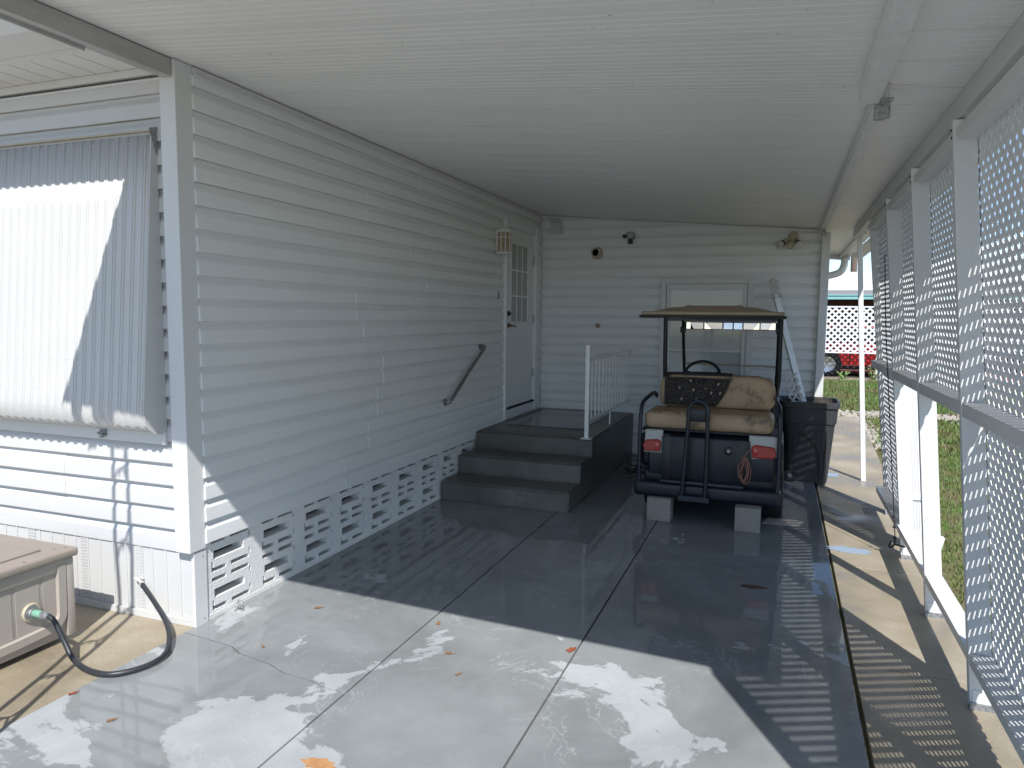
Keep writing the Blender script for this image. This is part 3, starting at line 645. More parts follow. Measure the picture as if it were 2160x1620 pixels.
# downspout standing behind the open lower bay
ds = thing('downspout', 'white corrugated downspout behind the open lattice bay, elbow on the lawn edge', 'downspout', (3.85, 5.82, 0))
def ribbed(z0, z1):
    mb = MB(); wx, wy = .105, .07; pts = []
    for i in range(13): pts.append((wx * i / 12, (.006 if i % 2 else 0)))
    for i in range(1, 7): pts.append((wx + (-.005 if i % 2 else 0), wy * i / 6))
    for i in range(1, 13): pts.append((wx - wx * i / 12, wy - (.006 if i % 2 else 0)))
    for i in range(1, 6): pts.append(((.005 if i % 2 else 0), wy - wy * i / 6))
    n = len(pts); xo = lambda z: LX(z) + .120
    return mb.add([(xo(z0) + u, 5.78 + v, z0) for u, v in pts] + [(xo(z1) + u, 5.78 + v, z1) for u, v in pts], [tuple(range(n))[::-1], tuple(range(n, 2*n))] + [(i, (i+1) % n, n + (i+1) % n, n + i) for i in range(n)])
ribbed(.13, 2.50).build('pipe', m_trim, ds)
for z in (1.20, .36): MB().hexa([(LX(z) + .112, 5.772, z), (LX(z) + .233, 5.772, z), (LX(z) + .233, 5.858, z), (LX(z) + .112, 5.858, z)], [(LX(z) + .110, 5.772, z + .025), (LX(z) + .231, 5.772, z + .025), (LX(z) + .231, 5.858, z + .025), (LX(z) + .110, 5.858, z + .025)]).build('strap', m_trim, ds)
el = MB(); ring = []; C_ = []
for i in range(7):
    a = R(78 * i / 6); C_.append(((3.83 + .085 * (1 - math.cos(a)), .14 - .085 * math.sin(a)), a))
C_.append(((C_[-1][0][0] + .075, C_[-1][0][1] - .012), C_[-1][1]))
for (x, z), a in C_:
    d = Vector((math.sin(a), -math.cos(a))); n_ = Vector((-d.y, d.x))
    for k in range(20):
        q = k / 20 * 2 * math.pi; c, s_ = math.cos(q), math.sin(q); u = .053 * math.copysign(abs(c) ** .4, c) * (1 if k % 2 else .93); v = .036 * math.copysign(abs(s_) ** .4, s_) * (1 if k % 2 else .93)
        ring.append((x + n_.x * u, 5.815 + v, z + n_.y * u))
el.add(ring, [(i*20+k, i*20+(k+1)%20, (i+1)*20+(k+1)%20, (i+1)*20+k) for i in range(len(C_)-1) for k in range(20)]); o = el.build('elbow', m_trim, ds); q = o.modifiers.new('t', 'SOLIDIFY'); q.thickness = .002
# elbow spout at the far roof end
so = MB().tube(bez([(3.62, 11.42, 2.52), (3.62, 11.42, 2.42), (3.55, 11.42, 2.31), (3.30, 11.42, 2.25), (3.2, 11.42, 2.24)], 6), .05, 12)
tag(so.build('drain_elbow', m_trim, smooth=40), 'short white curved downspout at the far roof corner by the sky gap', 'downspout')

# black cord hanging from the far post
cp = thing('hanging_cord', 'thin black cord with knots hanging beside the far lattice screen', 'cord', (3.62, 5.57, .03))
MB().tube(bez([(3.468, 5.58, 2.10), (3.50, 5.575, 1.6), (3.545, 5.573, 1.1), (3.60, 5.572, .5), (3.636, 5.57, .12)], 8), .0032, 6).build('cord', m_rope, cp, smooth=60)
for z in (.27, .20, .12): MB().lathe([(0, -.012), (.010, -.006), (.012, .0), (.008, .009), (0, .012)], (3.620 + (.27 - z) * .09, 5.571, z), 'z', 10).build('knot', m_rope, cp, smooth=60)
MB().tube(bez([(3.636, 5.57, .12), (3.628, 5.56, .07), (3.60, 5.56, .055), (3.61, 5.565, .10)], 6), .006, 8).tube([(3.63, 5.57, .075), (3.70, 5.55, .07)], .006, 8).build('hook', m_rope, cp, smooth=60)

# ================================================================== STEPS
st = thing('entry_steps', 'dark grey painted concrete steps and landing under the side door', 'steps', (.6, 6.4, 0))
W = 1.205
sm = MB()
sm.prism([(5.72, 0), (8.508, 0), (8.508, .51), (6.50, .51), (6.49, .505), (6.487, .34), (6.11, .345), (6.10, .338), (6.095, .17), (5.735, .172), (5.722, .160)], 'x', .022, W)
# subdivide for worn, uneven edges
bm = bmesh.new(); me = bpy.data.meshes.new('t'); me.from_pydata(sm.v, [], sm.f); bm.from_mesh(me)
bmesh.ops.bevel(bm, geom=bm.edges[:], offset=.012, segments=2, affect='EDGES')
bmesh.ops.triangulate(bm, faces=bm.faces[:]); 
for _ in range(3):
    bmesh.ops.subdivide_edges(bm, edges=[e for e in bm.edges if e.calc_length() > .07], cuts=1)
    bmesh.ops.triangulate(bm, faces=[f for f in bm.faces if len(f.verts) > 3])
from mathutils import noise as mn
for v in bm.verts:
    if v.co.z > .01 and v.co.x > .05: v.co += mn.noise_vector(v.co * 3.1) * .007 + mn.noise_vector(v.co * 11) * .003
bm.verts.index_update()
s2 = MB().add([v.co[:] for v in bm.verts], [[v.index for v in f.verts] for f in bm.faces]); bm.free()
s2.build('stair_block', m_step, st, smooth=35)
tag(MB().rbox(.16, .98, 6.98, 8.30, .5135, .518, .0015, 1).build('door_mat', m_mat), 'thin glossy clear mat lying on the step landing before the door', 'mat')
rl = thing('step_railing', 'white metal railing with thin balusters along the landing edge', 'railing', (1.15, 7.4, .51))
MB().box(1.132, 1.172, 6.485, 6.525, .514, 1.385).build('post', m_rail, rl, bevel=.003)
MB().box(1.10, 1.204, 6.455, 6.555, .507, .5135).build('base_plate', m_rail, rl, bevel=.001)
MB().box(1.134, 1.170, 6.5255, 8.42, 1.235, 1.265).build('top_rail', m_rail, rl, bevel=.004)
MB().box(1.140, 1.164, 6.5255, 8.42, .655, .680).build('bottom_rail', m_rail, rl, bevel=.003)
for i in range(12): MB().box(1.1465, 1.1575, 6.66 + i * .148, 6.671 + i * .148, .6802, 1.2348).build('baluster', m_rail, rl)
MB().box(1.145, 1.159, 7.46, 7.474, .512, .6548).build('support_leg', m_rail, rl)
for z, q in ((1.25, .022), (.667, .018)): MB().lathe([(q, 0), (q, .02), (0, .026)], (1.152, 8.42, z), 'y', 12).build('end_cap', m_galv, rl, smooth=40)

# ================================================================== WALL FITTINGS
# grab bar
gb = thing('grab_bar', 'brushed steel grab bar slanting up the siding beside the steps', 'grab bar', (.02, 6.2, 1.1))
pts = bez([(.018, 5.80, .872), (.05, 5.80, .872), (.072, 5.825, .892), (.075, 5.95, .97), (.075, 6.2, 1.12), (.075, 6.50, 1.285), (.072, 6.585, 1.335), (.05, 6.60, 1.345), (.018, 6.60, 1.345)], 8)
MB().tube(pts, .0165, 14).build('bar', m_steel, gb, smooth=60)
for y, z in ((5.80, .872), (6.60, 1.345)): MB().lathe([(0, 0), (.04, 0), (.04, .004), (.034, .009), (.019, .011)], (.018, y, z), 'x', 20).build('flange', m_steel, gb, smooth=40)
# lantern
ln = thing('wall_lantern', 'white framed wall lantern with amber panes beside the entry door', 'lantern', (.05, 7.05, 2.3))
MB().box(.018, .032, 6.99, 7.11, 2.34, 2.56).build('back_plate', m_paint, ln, bevel=.003)
MB().prism([(.032, 6.995), (.125, 6.995), (.16, 7.03), (.16, 7.07), (.125, 7.105), (.032, 7.105)], 'z', 2.305, 2.512).build('glass_panel', m_amber, ln)
lf_ = MB().prism([(.03, 6.985), (.128, 6.985), (.168, 7.025), (.168, 7.075), (.128, 7.115), (.03, 7.115)], 'z', 2.512, 2.528).prism([(.03, 6.985), (.128, 6.985), (.168, 7.025), (.168, 7.075), (.128, 7.115), (.03, 7.115)], 'z', 2.290, 2.306)
for x, y in ((.036, 6.992), (.08, 6.992), (.126, 6.992), (.163, 7.028), (.163, 7.072), (.126, 7.108), (.08, 7.108)): lf_.box(x - .004, x + .004, y - .004, y + .004, 2.306, 2.512)
lf_.prism([(.031, 6.989), (.127, 6.989), (.165, 7.027), (.165, 7.073), (.127, 7.111), (.031, 7.111)], 'z', 2.452, 2.459)
lf_.build('frame', m_paint, ln)
MB().hexa([(.035, 7.0, 2.528), (.15, 7.0, 2.528), (.15, 7.10, 2.528), (.035, 7.10, 2.528)], [(.05, 7.03, 2.56), (.10, 7.03, 2.56), (.10, 7.07, 2.56), (.05, 7.07, 2.56)]).build('cap', m_paint, ln)
# small bell push and outlet
tag(MB().rbox(.018, .030, 7.06, 7.085, 1.83, 1.90, .004, 2).build('door_bell', m_black), 'tiny dark doorbell push on the siding left of the door', 'doorbell')
ol = thing('round_outlet', 'small round pale outlet cover on the siding near the steps', 'outlet cover', (.018, 6.86, .79))
MB().lathe([(0, 0), (.032, 0), (.032, .004), (.022, .008), (.022, .014), (0, .014)], (.018, 6.86, .795), 'x', 20).build('cover', m_paint, ol, smooth=40)
MB().lathe([(0, 0), (.008, 0), (.008, .004), (0, .005)], (.0322, 6.86, .795), 'x', 12).build('center_screw', m_galv, ol)
# vent hood
vh = thing('vent_cover', 'square louvred white vent cover high on the back wall corner', 'vent', (.215, 8.5, 2.72))
hood = MB().hexa([(.135, 8.455, 2.645), (.295, 8.455, 2.645), (.295, 8.512, 2.645), (.135, 8.512, 2.645)], [(.135, 8.475, 2.80), (.295, 8.475, 2.80), (.295, 8.512, 2.80), (.135, 8.512, 2.80)]); hood.build('hood', m_trim, vh, bevel=.008)
us = [.150 + i * .0065 for i in range(20)]; vs = [2.656 + i * .0065 for i in range(20)]
MB().hexa([(.150, 8.448, 2.656), (.2735, 8.448, 2.656), (.2735, 8.453, 2.656), (.150, 8.453, 2.656)], [(.150, 8.463, 2.785), (.2735, 8.463, 2.785), (.2735, 8.468, 2.785), (.150, 8.468, 2.785)]).build('grille_dark_sheet', m_dark, vh)  # dark sheet on the hood, shade of the hollow painted behind the grille
MB().box(.138, .292, 8.425, 8.47, 2.792, 2.806).build('drip_cap', m_trim, vh, bevel=.003)
holes(us, vs, lambda i, j: not (i % 2 and j % 2), lambda u, v, w_: (u, 8.4445 + (v - 2.656) * .116 - w_, v), .003).build('grille', m_soffit, vh)
# elbow pipe vent
pv = thing('pipe_vent', 'cream pipe stub with dark open end on the back wall', 'pipe vent', (.72, 8.5, 2.4))
MB().lathe([(.075, 0), (.072, -.012), (.055, -.02), (.052, -.03)], (.722, 8.512, 2.405), 'y', 24).build('flange', m_beige, pv, smooth=40)
e_ = MB().lathe([(.052, -.02), (.049, -.03), (.049, -.115), (.041, -.115), (.041, -.03)], (.722, 8.512, 2.405), 'y', 24)
e_.build('stub_pipe', m_beige, pv, smooth=40)
MB().lathe([(0, -.06), (.041, -.06)], (.722, 8.512, 2.405), 'y', 24).build('pipe_dark_disc', m_dark, pv)  # dark disc closing the pipe, its colour stands for the shaded inside
# dark sensor
se = thing('wall_sensor', 'small dark grey weathered light socket on the back wall', 'sensor', (1.1, 8.5, 2.57))
MB().rbox(1.085, 1.165, 8.42, 8.512, 2.560, 2.635, .008, 2).build('housing', m_galv, se, smooth=40)
MB().lathe([(.024, 0), (.03, -.04), (.028, -.065), (0, -.068)], (1.125, 8.455, 2.565), 'z', 16).build('lamp_socket', mat('dark_green_plastic', (.03, .06, .05), rough=.4), se, smooth=40)
MB().lathe([(.018, .0), (.02, -.045), (.014, -.05), (0, -.05)], (1.085, 8.45, 2.59), 'x', 14).build('side_socket', m_black, se, smooth=40)
# floodlight
fl = thing('twin_floodlight', 'cream twin-bulb motion floodlight under the roof on the back wall', 'floodlight', (2.87, 8.5, 2.5))
MB().lathe([(.0, -.028), (.048, -.026), (.056, -.012), (.058, 0)], (2.90, 8.512, 2.535), 'y', 24).build('base', m_beige, fl, smooth=40)
for a, b in (((2.872, 8.48, 2.52), (2.80, 8.42, 2.47)), ((2.925, 8.48, 2.51), (2.945, 8.41, 2.465))):
    a = Vector(a); b = Vector(b); d = (b - a).normalized(); MB().tube([a, a + d * .035, b], [.014, .022, .028], 14).build('arm', m_beige, fl, smooth=40)
    MB().tube([b, b + d * .012], .031, 14).build('socket_ring', m_black, fl, smooth=40)
    MB().tube([b + d * .012, b + d * .035, b + d * .06, b + d * .075, b + d * .082], [.024, .036, .046, .044, .028], 18).build('bulb', m_bulb, fl, smooth=50)
MB().rbox(2.845, 2.905, 8.40, 8.48, 2.405, 2.465, .006, 2).build('motion_sensor', m_beige, fl, smooth=40)
# round brass plug
pl = thing('round_plug', 'small round brass plug in the middle of the back wall', 'wall plug', (.74, 8.5, 1.54))
MB().lathe([(0, -.006), (.014, -.006), (.016, -.010), (.027, -.010), (.030, 0)], (.741, 8.514, 1.545), 'y', 20).build('ring', m_brass, pl, smooth=40)
MB().lathe([(0, -.014), (.010, -.012), (.011, -.006)], (.741, 8.514, 1.545), 'y', 12).build('plug_core', m_galv, pl, smooth=40)
# eye bolt in the slab
eb = thing('eye_bolt', 'small galvanised eye bolt in the slab by the block skirting', 'eye bolt', (.06, 3.10, 0))
MB().tube([(.06 + .0 + .016 * math.cos(a), 3.10 + .016 * math.sin(a) * .5, .036 + .018 * math.sin(a)) for a in [i * math.pi / 9 for i in range(18)]], .0042, 8, closed=True).build('eye', m_galv, eb, smooth=60)
MB().lathe([(.028, 0), (.022, .006), (.006, .009), (.005, .02), (0, .021)], (.06, 3.10, 0), 'z', 12).build('anchor', m_galv, eb, smooth=40)

# ================================================================== DECK BOX AND HOSE
bx = thing('deck_box', 'taupe resin deck storage box with flat lid beside the front wall', 'deck box', (-.8, 1.9, 0))
X1, Y1 = -.46, 2.535; H_ = .425
MB().rbox(-1.10, X1 - .022, 1.05, Y1 - .02, .02, H_, .015, 3).build('body', m_resin, bx, smooth=40)
fr = MB(); o_ = X1 - .022
# raised rounded frame round the long face, lower rail bowed
def strip(pts, wd, th):   # flat band on the plane x = const, pts = (y, z) centre line
    P = [Vector(p) for p in pts]; vs = []
    for i, p in enumerate(P):
        d = (P[min(i+1, len(P)-1)] - P[max(i-1, 0)]).normalized(); n = Vector((-d.y, d.x)) * wd / 2
        for s in (-1, 1):
            q = p + n * s; vs += [(o_ - .003, q.x, q.y), (o_ + th, q.x - n.x * s * .25, q.y - n.y * s * .25)]
    fs = []
    for i in range(len(P) - 1):
        a, b = i * 4, (i + 1) * 4; fs += [(a, b, b+1, a+1), (a+1, b+1, b+3, a+3), (a+3, b+3, b+2, a+2)]
    fs += [(0, 1, 3, 2), tuple(len(P)*4 - k for k in (4, 3, 1, 2))]
    return vs, fs
arc = [Vector((1.10, .060)), Vector((1.6, .075))] + [Vector((1.6 + .7 * t, .075 + .012 * t)) for t in (.3, .6, .9)] + [Vector((2.38 + .08 * math.sin(R(a)), .155 - .062 * math.cos(R(a)))) for a in (10, 30, 50, 70, 90)] + [Vector((2.462, .28)), Vector((2.464, .40))]
fr.add(*strip([(v.x, v.y) for v in arc], .052, .018))
fr.rbox(o_ - .004, o_ + .014, 1.06, Y1 - .03, .365, H_ - .002, .006, 2)
fr.rbox(o_ - .02, o_ + .016, Y1 - .052, Y1 - .006, .02, H_ - .003, .008, 2)
fr.build('frame', m_resin, bx, smooth=40)
gv = MB()
for i in range(9): y = 2.37 - i * .135; gv.box(o_ - .0005, o_ + .0022, y, y + .118, .07, .37)
gv.build('panel_board', m_resin, bx, bevel=.0018)
lid = MB().rbox(-1.13, X1 + .012, 1.02, Y1 + .012, H_, H_ + .045, .014, 3); lid.rbox(-1.02, X1 - .09, 1.12, Y1 - .11, H_ + .043, H_ + .056, .006, 2)
lid.build('lid', m_resin2, bx, smooth=40)
sq = MB()
for x, y in ((X1 - .03, Y1 - .03), (X1 - .008, 2.28), (X1 - .06, 2.47)): sq.lathe([(.006, 0), (0, .002)], (x, y, H_ + .045), 'z', 8)
sq.build('lid_screw', m_black, bx)
fc = (o_ + .0022, 2.305, .215)
fit = thing('hose_inlet', 'round cream and grey hose inlet on the deck box face', 'hose fitting', fc)
MB().lathe([(.044, 0), (.046, .008), (.040, .014), (.034, .010), (0, .010)], fc, 'x', 28).build('collar', m_beige, fit, smooth=40)
MB().lathe([(.034, .0105), (.034, .018), (.024, .018), (.022, .026), (0, .026)], fc, 'x', 24).build('inner_ring', m_galv, fit, smooth=40)
MB().lathe([(.016, .0265), (.018, .03), (.018, .075), (.014, .078), (0, .078)], fc, 'x', 20).build('green_collar', m_green, fit, smooth=40)
MB().lathe([(.015, .0785), (.019, .082), (.019, .105), (.013, .108), (.013, .125), (0, .125)], fc, 'x', 18).build('coupling', m_galv, fit, smooth=40)
hp = bez([(fc[0] + .12, 2.305, .215), (fc[0] + .16, 2.307, .19), (-.265, 2.31, .10), (-.20, 2.30, .035), (-.08, 2.275, .017), (.05, 2.285, .016), (.13, 2.38, .017), (.135, 2.50, .02), (.07, 2.60, .04), (-.05, 2.70, .07), (-.22, 2.79, .115), (-.34, 2.835, .165), (-.378, 2.853, .175)], 8)
hs = tag(MB().tube(hp, .0128, 14).build('garden_hose', m_hose, smooth=60), 'thick black hose looping from the deck box across the slab into the skirting', 'hose')
tag(MB().tube(bez([(-.378, 2.844, .168), (-.37, 2.83, .2), (-.40, 2.825, .215)], 4), .006, 6).tube(bez([(-.36, 2.846, .19), (-.385, 2.83, .205), (-.35, 2.83, .225)], 4), .005, 6).build('rag_scrap', m_soffit, smooth=60), 'small white torn scrap where the hose enters the skirting', 'scrap')

# ================================================================== GOLF CART
cart = thing('golf_cart', 'navy golf cart with tan roof and rear seat parked facing the back wall', 'golf cart', (2.3, 7.0, 0))
YB = 5.86
bp = MB()
# tub and rear body: profile extruded across the width, sides tucked in
body = MB()
prof = [(YB+.05, .30), (YB+.02, .40), (YB+.025, .60), (YB+.06, .715), (6.40, .735), (6.62, .70), (6.66, .36), (6.75, .30), (7.35, .30), (7.5, .36), (7.62, .60), (7.70, .86), (7.78, .92), (7.95, .80), (8.12, .62), (8.18, .42), (8.12, .30)]
body.prism(prof, 'x', 1.83, 2.83)
body.build('body', m_navy, cart, smooth=30, bevel=.02)
for x0, x1 in ((1.76, 1.96), (2.68, 2.88)):
    MB().rbox(x0, x1, YB + .03, 6.62, .42, .70, .045, 4).build('rear_fender', m_navy, cart, smooth=40)
    MB().rbox(x0, x1, 7.48, 8.10, .40, .66, .05, 4).build('front_fender', m_navy, cart, smooth=40)
for pl_ in ([(1.80, .545), (1.955, .545), (1.955, .735), (1.812, .735)], [(2.62, .735), (2.635, .60), (2.645, .545), (2.84, .58), (2.83, .735)]):
    MB().prism(pl_, 'y', YB + .003, YB + .06).build('rear_corner_panel', m_cream, cart, bevel=.010, smooth=40)
MB().rbox(1.78, 2.84, YB + .04, 6.30, .722, .745, .008, 2).build('seat_base', m_black, cart, smooth=40)
for x0, x1, zz in ((1.795, 1.945, .56), (2.645, 2.83, .565)):
    pl_ = [(x0 + .02, zz), (x1 - .004, zz), (x1, zz + .08), (x1 - .03, zz + .1), (x0 + .03, zz + .092), (x0, zz + .05)] if x0 < 2 else [(x0 + .005, zz), (x1 - .02, zz), (x1, zz + .045), (x1 - .02, zz + .09), (x0 + .03, zz + .102), (x0, zz + .085)]
    tl = MB().prism(pl_, 'y', YB - .028, YB + .02).build('tail_light', m_red, cart, smooth=40, bevel=.009)
    MB().rbox(x0 + (.105 if x0 < 2 else .02), x0 + (.13 if x0 < 2 else .045), YB - .0305, YB - .022, zz + .02, zz + .075, .003, 2).build('reflector', m_carred, tl, smooth=40)
# bumper with lower skirt
bpm = MB().rbox(1.735, 2.875, YB - .045, YB + .10, .19, .315, .03, 4); bpm.rbox(1.80, 2.84, YB + .03, YB + .35, .30, .40, .02, 3)
bpm.build('rear_bumper', m_navy, cart, smooth=40)
MB().rbox(2.0, 2.62, YB - .012, YB + .06, .33, .70, .02, 3).build('access_cover', m_navy, cart, smooth=40)
MB().rbox(2.52, 2.635, YB - .0155, YB - .010, .34, .69, .002, 2).build('side_recess', m_black, cart, smooth=40)
MB().rbox(1.955, 2.03, YB - .0155, YB - .010, .34, .69, .002, 2).build('side_recess', m_black, cart, smooth=40)
fr_ = MB().box(1.95, 2.05, YB + .05, 8.05, .18, .24).box(2.58, 2.68, YB + .05, 8.05, .18, .24).box(1.95, 2.68, 6.2, 6.28, .17, .26).box(1.95, 2.68, 7.8, 7.88, .17, .26); fr_.build('chassis', m_black, cart)
# wheels
for x in (1.86, 2.80):
    for y in (6.28, 7.84):
        wl = MB().lathe([(.10, -.085), (.17, -.095), (.212, -.085), (.222, -.05), (.222, .05), (.212, .085), (.17, .095), (.10, .085), (.10, -.085)], (x, y, .222), 'x', 32)
        wo = wl.build('wheel', m_rubber, cart, smooth=40)
        MB().lathe([(0, -.06), (.04, -.07), (.09, -.075), (.108, -.088), (.108, .088), (.09, .075), (.04, .07), (0, .06)], (x, y, .222), 'x', 24).build('rim', m_cream, wo, smooth=40)
# rear seat
def cushion(mb, x0, x1, y0, y1, z0, z1, rnd_=.06, puff=.012, nz=0):
    bm = bmesh.new(); bmesh.ops.create_cube(bm, size=1)
    for v in bm.verts: v.co = Vector((x0 + (v.co.x+.5)*(x1-x0), y0 + (v.co.y+.5)*(y1-y0), z0 + (v.co.z+.5)*(z1-z0)))
    bmesh.ops.bevel(bm, geom=bm.edges[:], offset=rnd_, segments=5, affect='EDGES', profile=.55)
    bmesh.ops.triangulate(bm, faces=bm.faces[:])
    for _ in range(3):
        bmesh.ops.subdivide_edges(bm, edges=[e for e in bm.edges if e.calc_length() > .07], cuts=1); bmesh.ops.triangulate(bm, faces=[f for f in bm.faces if len(f.verts) > 3])
    c = Vector(((x0+x1)/2, (y0+y1)/2, (z0+z1)/2)); hx, hy, hz = (x1-x0)/2, (y1-y0)/2, (z1-z0)/2
    for v in bm.verts:
        d = v.co - c; k = (1 - (d.x/hx)**2 if abs(d.x) < hx else 0); q = mn.noise(v.co * 4) * .006
        if hy < hz: v.co.y += math.copysign(puff * k * max(0, 1 - (d.z/hz)**2), d.y) + q
        else: v.co.z += (math.copysign(puff * k * max(0, 1 - (d.y/hy)**2), d.z)) + q
    bm.verts.index_update(); mb.add([v.co[:] for v in bm.verts], [[v.index for v in f.verts] for f in bm.faces]); bm.free(); return mb
cs = cushion(MB(), 1.80, 2.80, YB + .0, 6.32, .748, .885, .055, .012).build('rear_seat_cushion', m_vinyl, cart, smooth=50)
def back_shape():
    # rounded outline with big lower-right / upper corner radii, extruded and puffed
    mb = MB(); x0, x1, z0, z1 = 1.865, 2.80, .895, 1.175; r1, r2 = .115, .075; out = []
    for cx, cz, r, a0 in ((x1 - r1*1.4, z1 - r1, r1, 90), (x1 - r2, z0 + r2, r2, 0), (x0 + r2, z0 + r2, r2, -90), (x0 + r1, z1 - r1, r1, 180)):
        for i in range(9):
            a = R(a0 - 90 * i / 8); out.append((cx + r * (1.4 if (cx > 2.5 and r == r1) else 1) * math.cos(a), cz + r * math.sin(a)))
    cx, cz = (x0 + x1) / 2, (z0 + z1) / 2; n = len(out); vs = []; lay = [(6.20, .93), (6.165, .975), (6.17, 1.0)]
    rings = [(6.172, 0), (6.172, .35), (6.173, .6), (6.178, .8), (6.19, .92), (6.215, .985), (6.25, 1.0), (6.285, .985), (6.31, .92), (6.325, .7), (6.33, 0)]
    for y, s in rings[1:-1]:
        for (x, z) in out:
            dx, dz = x - cx, z - cz; L_ = math.hypot(dx, dz); k = 1 - (1 - s) * .16 / max(L_, .05) * 2.2 if s > .55 else None
            ins = (1 - s) * .55; vs.append((cx + dx * (1 - ins * .45), y, cz + dz * (1 - ins)))
    m = len(rings) - 2
    fs = [(i*n+k, i*n+(k+1)%n, (i+1)*n+(k+1)%n, (i+1)*n+k) for i in range(m-1) for k in range(n)] + [tuple(range(n)), tuple(range((m-1)*n, m*n))[::-1]]
    return mb.add(vs, fs)
back_shape().build('rear_seat_back', m_vinyl, cart, smooth=60)
cushion(MB(), 1.86, 2.78, 6.335, 6.45, .88, 1.15, .045, .01).build('front_seat_back', m_vinyl, cart, smooth=50)
cushion(MB(), 1.83, 2.80, 6.46, 6.98, .70, .83, .045, .01).build('front_seat_cushion', m_vinyl, cart, smooth=50)
MB().box(1.95, 2.70, 6.62, 6.96, .36, .695).build('seat_box', m_navy, cart)
# arm rails
for s, x in ((-1, 1.775), (1, 2.845)):
    MB().tube(bez([(x, YB - .02, .30), (x + .004*s, YB - .02, .60), (x, YB - .01, .86), (x - .005*s, YB + .04, .95), (x - .03*s, YB + .18, .99), (x - .04*s, 6.25, 1.0), (x - .04*s, 6.38, .96)], 8), .0165, 12).build('arm_rail', m_tube, cart, smooth=60)
# safety hoop and footrest bars
hb = MB(); xa, xb = 2.165, 2.315
hb.tube(bez([(xa - .035, YB - .10, .20), (xa - .02, YB - .10, .45), (xa, YB - .10, .80), (xa + .005, YB - .10, .93), (xa + .035, YB - .10, .985), (2.24, YB - .10, 1.0), (xb - .035, YB - .10, .985), (xb - .005, YB - .10, .93), (xb, YB - .10, .80), (xb + .0, YB - .10, .45), (xb - .005, YB - .10, .20)], 6), .0165, 12)
hb.box(xa - .06, xb + .03, YB - .118, YB - .082, .195, .235)
hb.build('safety_hoop', m_tube, cart, smooth=60)
MB().rbox(xa + .012, xb - .012, YB - .108, YB - .094, .835, .935, .005, 2).build('hoop_plate', m_navy, cart, smooth=40)
MB().rbox(1.95, 2.60, YB - .075, YB + .02, .315, .345, .008, 2).build('foot_bar', m_tube, cart, smooth=40)
# charger port
MB().lathe([(.034, 0), (.034, -.02), (.026, -.024), (0, -.024)], (2.475, YB - .008, .605), 'y', 20).build('charger_port', m_black, cart, smooth=40)
MB().lathe([(.014, 0), (.013, -.004), (0, -.004)], (2.475, YB - .032, .605), 'y', 6).build('port_plug', m_beige, cart)
# roof
cr = MB().rbox(1.715, 2.845, 6.06, 7.80, 1.668, 1.702, .014, 3)
bm = bmesh.new(); bmesh.ops.create_grid(bm, x_segments=26, y_segments=26, size=.5)
for v in bm.verts:
    u, q = v.co.x + .5, v.co.y + .5; h = .0
    e = min(1, min(u, 1-u) / .22) ; e2 = min(1, min(q, 1-q) / .12); h = .040 * (e*e*(3-2*e)) * (e2*e2*(3-2*e2)) + (.012 if abs(u - .5) < .20 and .1 < q < .9 else 0) + (.006 if (.28 < u < .33 or .67 < u < .72) and .05 < q < .95 else 0)
    v.co = Vector((1.74 + u * 1.08, 6.09 + q * 1.68, 1.701 + h))
bm.verts.index_update(); cr.add([v.co[:] for v in bm.verts], [[v.index for v in f.verts] for f in bm.faces]); bm.free()
cr.build('roof', m_roof_tan, cart, smooth=40)
MB().rbox(1.70, 2.86, 6.045, 7.815, 1.645, 1.669, .008, 2).build('roof_trim', m_black, cart, smooth=40)
# roof struts
for x, xs in ((1.905, 1), (2.80, -1)):
    MB().tube(bez([(x - .02*xs, 6.30, 1.65), (x - .02*xs, 6.32, 1.45), (x - .02*xs, 6.36, 1.15), (x - .005*xs, 6.38, 1.04), (x + .02*xs, 6.40, .98), (x + .0*xs, 6.40, .74)], 8), .0185, 12).build('rear_strut', m_black, cart, smooth=60)
    st_ = MB().tube([(x, 7.30, 1.65), (x, 7.46, 1.25), (x + .005*xs, 7.58, .90)], .016, 12).build('front_strut', m_black, cart, smooth=60)
    MB().rbox(x - .026, x + .026, 7.30, 7.36, 1.50, 1.56, .006, 2).build('strut_clamp', m_black, st_, smooth=40)
MB().box(1.93, 2.78, 6.07, 6.10, 1.622, 1.644).box(1.93, 2.78, 7.6, 7.63, 1.622, 1.644).build('roof_rail', m_black, cart)
# five-panel mirror
mr = MB().rbox(1.925, 2.785, 7.285, 7.31, 1.535, 1.61, .006, 2).build('rear_view_mirror', m_black, cart, smooth=40)
xs_ = [1.94, 2.145, 2.335, 2.43, 2.53, 2.665, 2.775]
xs_ = [1.937, 2.11, 2.29, 2.385, 2.475, 2.63, 2.775]
for i in range(6):
    a, b = xs_[i] + .006, xs_[i+1] - .006; t_ = (i - 2.5) * -.004
    MB().hexa([(a, 7.2830 + t_, 1.542), (b, 7.2830 - t_, 1.542), (b, 7.2845, 1.542), (a, 7.2845, 1.542)], [(a, 7.279 + t_, 1.603), (b, 7.279 - t_, 1.603), (b, 7.2845, 1.603), (a, 7.2845, 1.603)]).build('mirror_panel', m_mirror, mr)
MB().tube([(1.925, 7.52, 1.185), (2.79, 7.52, 1.175)], .010, 8).build('windshield_rail', m_beige, cart, smooth=60)
ws = MB(); cw = Vector((2.125, 7.10, 1.085)); ax = Matrix.Rotation(R(58), 3, 'X')
ws.tube([cw + ax @ Vector((.17 * math.cos(a), .17 * math.sin(a), 0)) for a in [i * math.pi / 16 for i in range(32)]], .0135, 10, closed=True)
for a in (200, 340, 20, 160): ws.tube([cw, cw + ax @ Vector((.16 * math.cos(R(a)), .16 * math.sin(R(a)), 0))], .011, 8)
ws.tube([cw + ax @ Vector((-.09, .02, 0)), cw + ax @ Vector((.09, .02, 0))], .03, 10)
